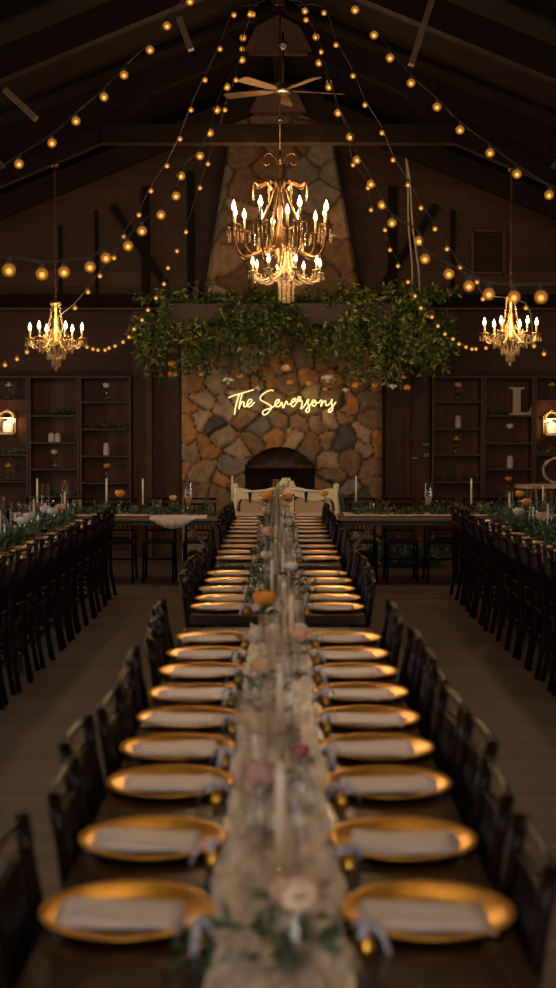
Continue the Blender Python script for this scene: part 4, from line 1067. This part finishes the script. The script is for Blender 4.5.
# ------------------------------------------------------------ chandeliers
def flame_mesh(parent, loc, s=1.0):
    m_ = MB(); m_.lathe([(.001, 0), (.009, .005), (.0145, .02), (.012, .038), (.005, .056), (.001, .07)], 8)
    o = m_.build('flame_bulb', M['flame'], parent); o.location = loc; o.scale = (s,) * 3; return o
def drop(mb, p, L, r=.008):
    mb.lathe([(.001, -L), (r, -L * .75), (r * .7, -L * .4), (.002, -L * .1), (.001, 0)], 6, p, 0, False)
def chain(mb, z0, z1):
    n_ = int((z1 - z0) / .045)
    for i in range(n_):
        z = z0 + (i + .5) * (z1 - z0) / n_; a = (i % 2) * pi / 2; L_ = .032
        mb.tube([(.011 * cos(q) * cos(a), .011 * cos(q) * sin(a), z + L_ * sin(q)) for q in [2 * pi * k_ / 8 for k_ in range(8)]], .0038, 4, 0, False, True)
def arms(t, n, R0, z_hub, z_low, z_cup, mat_arm, hC, ang0=0., drops=True, dropL=.07, r_tube=.008, fs=1.0, r_in=.03, dish=.047):
    for i in range(n):
        a = ang0 + 2 * pi * i / n; c, s = cos(a), sin(a)
        m_ = MB()
        pts = [(r_in, z_hub), (R0 * .35, z_hub + (z_low - z_hub) * .3), (R0 * .6, z_low + .02), (R0 * .8, z_low), (R0 * .95, z_low + (z_cup - z_low) * .3), (R0, z_cup)]
        pts = smooth_path([(x * c, x * s, z) for x, z in pts], 4)
        m_.tube(pts, r_tube, 6)
        m_.lathe([(.004, -.02), (.012, -.012), (dish * .95, .004), (dish, .01), (.015, .006), (.014, .022), (.001, .022)], 12, (R0 * c, R0 * s, z_cup))
        am = m_.build('arm', mat_arm, t)
        m_ = MB(); m_.lathe([(.011, z_cup + .012), (.011, z_cup + .012 + hC), (.001, z_cup + .013 + hC)], 8, (R0 * c, R0 * s, 0)); m_.build('candle_sleeve', M['sleeve'], am)
        flame_mesh(am, (R0 * c, R0 * s, z_cup + .012 + hC), fs)
        if drops:
            m_ = MB()
            for k_ in range(5):
                b = a + 2 * pi * k_ / 5; drop(m_, (R0 * c + dish * .93 * cos(b), R0 * s + dish * .93 * sin(b), z_cup + .004), dropL)
            m_.build('crystal_drop', M['crystal'], am)
def beads(mb, p0, p1, sag, r=.006, sp=.015):
    p0, p1 = Vector(p0), Vector(p1); n_ = max(4, int(((p1 - p0).length + sag) / sp))
    for i in range(n_ + 1):
        t_ = i / n_; q = p0.lerp(p1, t_); q.z -= sag * 4 * t_ * (1 - t_); mb.ball(q, r, 6)
def small_chandelier():
    t = thing('crystal_chandelier', 'x', 'chandelier')
    m_ = MB(); m_.lathe([(.001, .36), (.012, .355), (.055, .345), (.06, .32), (.05, .31), (.02, .3), (.018, .2), (.035, .16), (.03, .1), (.05, .06), (.06, .02), (.045, -.03), (.07, -.06), (.06, -.1), (.02, -.14), (.012, -.18), (.001, -.2)], 16)
    m_.build('column', M['brass'], t)
    arms(t, 6, .265, -.02, -.13, -.03, M['brass'], .075, 0, True, .085, .008, 1.15)
    m_ = MB()
    for i in range(12):
        a = 2 * pi * i / 12; c, s = cos(a), sin(a)
        if i % 2: beads(m_, (.045 * c, .045 * s, .31), (.09 * c, .09 * s, .05), .02, .005, .016)
        beads(m_, (.085 * c, .085 * s, .05), (.2 * cos(a + .26), .2 * sin(a + .26), -.05), .04, .006, .016)
        drop(m_, (.13 * c, .13 * s, .02), .09, .01); drop(m_, (.17 * c, .17 * s, -.08), .1, .01)
        beads(m_, (.12 * c, .12 * s, -.1), (.02 * c, .02 * s, -.24), .03, .007, .016); drop(m_, (.09 * c, .09 * s, -.15), .1, .01); drop(m_, (.04 * c, .04 * s, -.22), .1, .01)
    m_.build('crystal_strands', M['crystal'], t)
    m_ = MB()
    for i in range(6):
        a = pi / 3 * i; beads(m_, (.265 * cos(a), .265 * sin(a), -.03), (.265 * cos(a + pi / 3), .265 * sin(a + pi / 3), -.03), .08, .006, .014)
    m_.build('bead_swag', M['beads'], t)
    m_ = MB(); m_.lathe([(.001, -.36), (.015, -.35), (.018, -.335), (.01, -.315), (.004, -.3), (.004, -.2), (.001, -.19)], 10); m_.build('pendant', M['crystal'], t)
    return t
SIDE = []
for u, nm in ((56, 'left'), (510.5, 'right')):
    p = P(u, 336 if nm == 'left' else 331, 14.3)
    t = small_chandelier(); SIDE.append(t); t['label'] = 'brass and crystal chandelier hanging over the %s side tables' % nm; t.location = p
    m_ = MB(); zt_ = (4.67 - .06 - .42 * (abs(p.x) - 1.7)) - p.z
    chain(m_, .36, zt_ - .02); m_.lathe([(.04, zt_ - .03), (.04, zt_ + .02)], 12); m_.build('chain', M['bronze'], t)
# big central bronze chandelier
p = P(280, 245, 14.0)
t = thing('bronze_chandelier', 'large bronze candle chandelier with scrolls before the chimney', 'chandelier', p)
zz = lambda v: P(280, v, 14.0).z - p.z
m_ = MB(); m_.lathe([(.001, zz(152)), (.02, zz(154)), (.012, zz(160)), (.011, zz(205)), (.03, zz(210)), (.02, zz(222)), (.05, zz(232)), (.075, zz(242)), (.06, zz(252)), (.03, zz(258)), (.04, zz(263)), (.015, zz(268)), (.001, zz(270))], 16)
m_.build('column', M['bronze'], t)
m_ = MB(); m_.tube([(0, 0, zz(154)), (0, 0, 5.9 - p.z)], .007, 6); m_.lathe([(.025, zz(121)), (.03, zz(119)), (.001, zz(116))], 10); m_.lathe([(.06, 5.86 - p.z), (.06, 5.9 - p.z)], 12); m_.build('rod', M['bronze'], t)
for i in range(4):
    a = pi / 4 * 0 + pi / 2 * i; m_ = MB()
    sp = [(.01, zz(164)), (.05, zz(157)), (.11, zz(153)), (.16, zz(156)), (.165, zz(162)), (.13, zz(165)), (.105, zz(161)), (.12, zz(158))]
    m_.tube(smooth_path([(x * cos(a), x * sin(a), z) for x, z in sp], 4), .009, 6); m_.build('top_scroll', M['bronze'], t)
for i in range(8):
    a = pi / 8 + pi / 4 * i; m_ = MB()
    cg = [(.02, zz(180)), (.06, zz(186)), (.12, zz(205)), (.2, zz(225)), (.24, zz(240)), (.18, zz(252)), (.07, zz(248))]
    m_.tube(smooth_path([(x * cos(a), x * sin(a), z) for x, z in cg], 4), .009, 6)
    lf = [(.06, zz(190)), (.14, zz(183)), (.22, zz(186)), (.275, zz(184)), (.285, zz(188))]
    if i % 2 == 0 or 1: m_.tube(smooth_path([(x * cos(a), x * sin(a), z) for x, z in lf], 4), [.016] * 5 + [.02] * 6 + [.008] * 6, 6)
    sc_ = m_.build('cage_scroll', M['bronze'], t)
    m_ = MB(); drop(m_, (.285 * cos(a), .285 * sin(a), zz(188)), .12, .012); drop(m_, (.2 * cos(a), .2 * sin(a), zz(228)), .11, .012); drop(m_, (.24 * cos(a), .24 * sin(a), zz(242)), .12, .012); m_.build('crystal_drop', M['crystal'], sc_)
arms(t, 8, .49, zz(246), zz(258), zz(228), M['bronze'], .13, pi / 8, True, .13, .013, 1.5, .06, .075)
arms(t, 4, .36, zz(244), zz(254), zz(233), M['bronze'], .12, .2, True, .11, .012, 1.4, .06, .07)
BRONZE = t
# white beaded chandelier beneath
p2 = P(286.5, 272, 14.0); 
t = thing('beaded_chandelier', 'white beaded candle chandelier hung beneath the bronze one', 'chandelier', p2)
m_ = MB(); m_.lathe([(.001, .3), (.015, .29), (.02, .2), (.05, .06), (.09, .0), (.08, -.03), (.03, -.06), (.001, -.07)], 14); m_.tube([(0, 0, .29), (p.x - p2.x, 0, p.z + zz(268) - p2.z)], .006, 5); m_.build('column', M['cream_metal'], t)
arms(t, 8, .345, .0, -.1, -.01, M['cream_metal'], .06, .25, True, .08, .011, 1.15)
m_ = MB()
for i in range(10):
    a = 2 * pi * i / 10; c, s = cos(a), sin(a)
    beads(m_, (.02 * c, .02 * s, .32), (.085 * c, .085 * s, .0), .02, .009, .02); beads(m_, (.085 * c, .085 * s, .0), (.07 * c, .07 * s, -.28), 0, .009, .02)
    beads(m_, (.035 * c, .035 * s, -.05), (.035 * c, .035 * s, -.3), 0, .009, .02)
for i in range(8):
    a = .25 + 2 * pi * i / 8; b = a + pi / 4
    beads(m_, (.09 * cos(a), .09 * sin(a), .02), (.345 * cos(a), .345 * sin(a), 0), .12, .009, .02)
    beads(m_, (.345 * cos(a), .345 * sin(a), 0), (.345 * cos(b), .345 * sin(b), 0), .1, .008, .02)
m_.build('bead_strands', M['beads'], t)

# ceiling fan
pf = P(283, 91, 14.05)
t = thing('ceiling_fan', 'ceiling fan with tan blades hanging from the roof peak', 'ceiling fan', (pf.x, 14.05, pf.z))
m_ = MB(); m_.lathe([(.001, -.03), (.07, -.025), (.09, -.01), (.085, .02), (.05, .045), (.02, .06), (.001, .06)], 20); m_.build('motor_housing', M['steel'], t)
m_ = MB(); top_ = 5.62 - pf.z; m_.tube([(0, 0, .05), (0, 0, top_)], .011, 8); m_.build('downrod', M['bronze'], t)
m_ = MB(); m_.lathe([(.02, P(283, 50, 14.05).z - pf.z), (.06, P(283, 46, 14.05).z - pf.z), (.055, P(283, 43, 14.05).z - pf.z), (.02, P(283, 42, 14.05).z - pf.z)], 16); m_.build('canopy', M['steel'], t)
for k_ in range(5):
    a = radians(14 + 72 * k_); m_ = MB(); rot = Matrix.Rotation(a, 3, 'Z') @ Matrix.Rotation(radians(12), 3, 'X')
    m_.prism([(.1, -.02), (.2, -.05), (.6, -.065), (.63, -.04), (.63, .04), (.6, .065), (.2, .05), (.1, .02)], .008, lambda x, y, q: rot @ Vector((x, y, q))); m_.build('blade', M['fanblade'], t)

# hanging cable pair at the right end of the mantel
t = thing('hanging_cable', 'pair of slack cables hanging from the roof to the right end of the mantel', 'cable', (0, 0, 0))
for (a, b) in (((406, 158), (413, 300)), ((407, 160), (421, 302))):
    m_ = MB(); A, B = P(a[0], a[1], 17.0), P(b[0], b[1], 17.35)
    m_.tube([A.lerp(B, q / 8) + Vector((.01 * sin(q * 1.3), 0, 0)) for q in range(9)] + [Vector((B.x, 17.35, zb))], .012, 5); m_.build('cable_strand', M['twig'], t)

# ------------------------------------------------------------ string lights
def string_light(label, pts, d0, d1, rb0, rb1, dfn=None, ends=()):
    """pts: bulb pixel centres; depth from d0 to d1"""
    n_ = len(pts); W_ = []
    ln = [0]
    for a, b in zip(pts, pts[1:]): ln.append(ln[-1] + math.hypot(a[0] - b[0], a[1] - b[1]))
    for i, (u, v) in enumerate(pts):
        q = ln[i] / ln[-1]; q2 = dfn(q) if dfn else q
        W_.append((P(u, v, d0 + (d1 - d0) * q2), rb0 + (rb1 - rb0) * q2))
    t = thing('string_light', label, 'string light', W_[0][0], 0, 'strings of amber globe bulbs')
    o0 = W_[0][0]; top = [w[0] - o0 + Vector((0, 0, w[1] * 2.0)) for w in W_]
    m_ = MB(); path = [Vector(e) - o0 for e in ends[:1]] + top + [Vector(e) - o0 for e in ends[1:]]
    m_.tube(smooth_path(path, 3), .0055, 4); m_.build('cord', M['cord'], t)
    for w, rr in W_:
        m_ = MB(); c = w - o0
        m_.ball((0, 0, 0), rr, 12); b = m_.build('bulb', M['bulb'], t); b.location = c
        m_ = MB(); m_.lathe([(rr * .35, rr * .85), (rr * .4, rr * 1.0), (rr * .36, rr * 1.9), (rr * .15, rr * 2.1)], 8); m_.build('socket', M['cord'], b)
        m_ = MB(); m_.ball((0, 0, -rr * .15), rr * .42, 8); m_.build('filament', M['filament'], b)
    return t
sA = [(190, 1.5), (167, 26), (150, 50), (124, 75), (104, 97), (76, 121), (52, 143), (19, 164)]
sB = [(250, 14), (243, 38), (242, 60), (227, 87), (217, 110), (210, 133), (200, 156), (181, 176), (176, 196), (161, 215), (142, 231), (128, 246), (106, 258), (90, 267), (64, 272), (42, 274), (9, 270)]
sC = [(234, 15), (220, 49), (205, 80), (191, 110), (180, 139), (167, 166), (151, 191), (139, 215), (124, 237), (114, 258), (100, 276), (88, 292), (75, 308), (57, 295 + 28), (27, 352), (17, 359), (5, 365)]
sD = [(253, 14.5), (242, 49), (236, 80), (225, 110), (218, 138), (208, 164), (200, 188), (186, 232), (177, 251), (168, 268), (164, 284), (156, 298), (148, 310), (142, 320), (134, 329), (129, 337), (123, 342), (115, 346), (109, 348), (105, 350), (98, 350), (93, 349), (87, 347)]
tA = [(355, 10), (374, 35), (390, 58), (411, 83), (437, 107), (460, 130), (490, 153), (517, 174), (549, 195)]
tB = [(305, 11), (316, 37), (319, 63), (329, 87), (338, 113), (350, 137), (357, 160), (371, 184), (382, 205), (392, 223), (419, 241), (425, 259), (449, 274), (469, 286), (489, 294), (514, 297), (541, 297)]
tC = [(324, 13), (336, 45), (353, 76), (365, 105), (382, 133), (393, 160), (408, 185), (421, 208), (435, 229), (447, 249), (460, 268), (477, 282), (483, 299), (526, 308), (534, 346), (544, 354)]
tD = [(306, 20), (321, 52), (329, 82), (339, 112), (347, 138), (353, 165), (368, 188), (371, 210), (385, 230), (390, 250), (398, 266), (408, 282), (415, 296), (421, 308), (432, 317), (438, 326), (445, 334), (453, 339), (459, 344), (466, 347), (472, 349), (476, 349), (486, 348)]
def ee(q): return q * q * (3 - 2 * q) * .3 + q * .7
for s_, T_, A_, B_, C_, D_ in ((-1, 'left', sA, sB, sC, sD), (1, 'right', tA, tB, tC, tD)):
    string_light('upper string of amber bulbs rising to the peak, %s side, outermost' % T_, A_, 10.2, 8.0, .029, .026, ends=(P(278, -75, 11.9), P(278 + s_ * 290, 176 if s_ < 0 else 207, 7.8)))
    string_light('string of large amber bulbs swooping low to the %s edge' % T_, B_, 11.9, 5.8, .028, .027, ends=(P(278 + s_ * 12, 0, 11.95), P(278 + s_ * 300, 262 if s_ < 0 else 285, 5.6)))
    string_light('string of small amber bulbs swooping past the %s chandelier' % T_, C_, 13.6, 14.8, .027, .026, ends=(P(278 + s_ * 20, 5, 13.6), P(278 + s_ * 295, 366, 14.8)))
    string_light('string of small amber bulbs trailing to the %s end of the mantel' % T_, D_, 13.9, 17.0, .027, .026, ends=(P(278 + s_ * 15, 0, 13.9), P(278 + s_ * 212, 342, 17.0)))

# ------------------------------------------------------------ lights
def point(name, loc, watts, color, rad=.1):
    l = bpy.data.lights.new(name, 'POINT'); l.energy = watts; l.color = color; l.shadow_soft_size = rad
    o = bpy.data.objects.new(name, l); col.objects.link(o); o.location = loc; return o
def area(name, loc, rot, sx, sy, watts, color):
    l = bpy.data.lights.new(name, 'AREA'); l.shape = 'RECTANGLE'; l.size = sx; l.size_y = sy; l.energy = watts; l.color = color
    o = bpy.data.objects.new(name, l); col.objects.link(o); o.location = loc; o.rotation_euler = rot; return o
WARM = (1, .62, .30)
q = P(280, 205, 14.0)
for i in range(4):
    a = pi / 4 + pi / 2 * i
    point('bronze_chandelier_lamp', (q.x + .42 * cos(a), 14.0 + .42 * sin(a), q.z + .03), 26, WARM, .06)
point('beaded_chandelier_lamp', (p2.x + .2, 13.85, p2.z + .14), 10, WARM, .08); point('beaded_chandelier_lamp', (p2.x - .2, 13.85, p2.z + .14), 10, WARM, .08)
for u in (56, 510.5):
    pp = P(u, 325, 14.3)
    point('side_chandelier_lamp', (pp.x, 14.1, pp.z + .06), 20, WARM, .08); point('side_chandelier_lamp', (pp.x, 14.5, pp.z + .06), 20, WARM, .08)
for u in (7.5, 551.5):
    pp = P(u, 420, 18.44); point('lantern_lamp', pp, 5, (1, .52, .2), .03)
# chandelier copies added out of view to light the near tables
for s_ in (-1, 1):
    for y_, nm in ((8.2, 'middle'), (2.4, 'nearest')):
        lb = 'added out-of-view crystal chandelier, %s side, %s pair' % ('left' if s_ < 0 else 'right', nm)
        o = dup(SIDE[0], (s_ * 2.3, y_, 2.98), None, lb)
        point('side_chandelier_lamp', (s_ * 2.3, y_ - .2, 3.1), 16, WARM, .08); point('side_chandelier_lamp', (s_ * 2.3, y_ + .2, 3.1), 16, WARM, .08)  # lamps of the added crystal copies
dup(BRONZE, (0, 5.0, 3.69), None, 'added out-of-view bronze candle chandelier over the nearest centre tables')  # bronze copy added above the view to light plates and napkins
for i in range(4):
    a = pi / 4 + pi / 2 * i
    point('bronze_chandelier_lamp', (.42 * cos(a), 5.0 + .42 * sin(a), 4.12), 34, (1, .76, .52), .06)  # lamps of the added bronze copy
# daylight through unseen side windows and a doorway, added to light the room
for y, e_ in zip(WIN, (22, 22, 26, 34, 42)):
    area('unseen_window_daylight', (-WX - .35, y, 1.7), (0, -pi / 2, 0), 1.35, 1.35, e_, (.95, .94, .95))
    area('unseen_window_daylight', (WX + .35, y, 1.7), (0, pi / 2, 0), 1.35, 1.35, 8, (1, .9, .8))
area('added_doorway_daylight', (0, YF - .6, 1.6), (pi / 2, 0, 0), 4.4, 3.0, 165, (1, .88, .78))  # added light behind the camera for the foreground
w = bpy.data.worlds.new('evening_sky'); scene.world = w; w.use_nodes = True
bg = w.node_tree.nodes['Background']; bg.inputs[0].default_value = (.35, .45, .6, 1); bg.inputs[1].default_value = .25

# ------------------------------------------------------------ camera
cd = bpy.data.cameras.new('camera'); co = bpy.data.objects.new('camera', cd); col.objects.link(co)
co.location = CAM; co.rotation_euler = (pi / 2 - TILT, 0, 0)
cd.sensor_fit = 'VERTICAL'; cd.sensor_height = 36; cd.lens = 36 * F / 988; cd.clip_end = 100; cd.clip_start = .05
cd.dof.use_dof = True; cd.dof.focus_distance = 16.0; cd.dof.aperture_fstop = 2.5
scene.camera = co
scene.view_settings.view_transform = 'Standard'; scene.view_settings.look = 'None'
scene.view_settings.exposure = 0; scene.view_settings.gamma = 1; scene.view_settings.use_curve_mapping = False
scene.cycles.use_denoising = True
scene.cycles.max_bounces = 8; scene.cycles.transparent_max_bounces = 32
scene.cycles.sample_clamp_indirect = 2.0
scene.cycles.caustics_reflective = False; scene.cycles.caustics_refractive = False
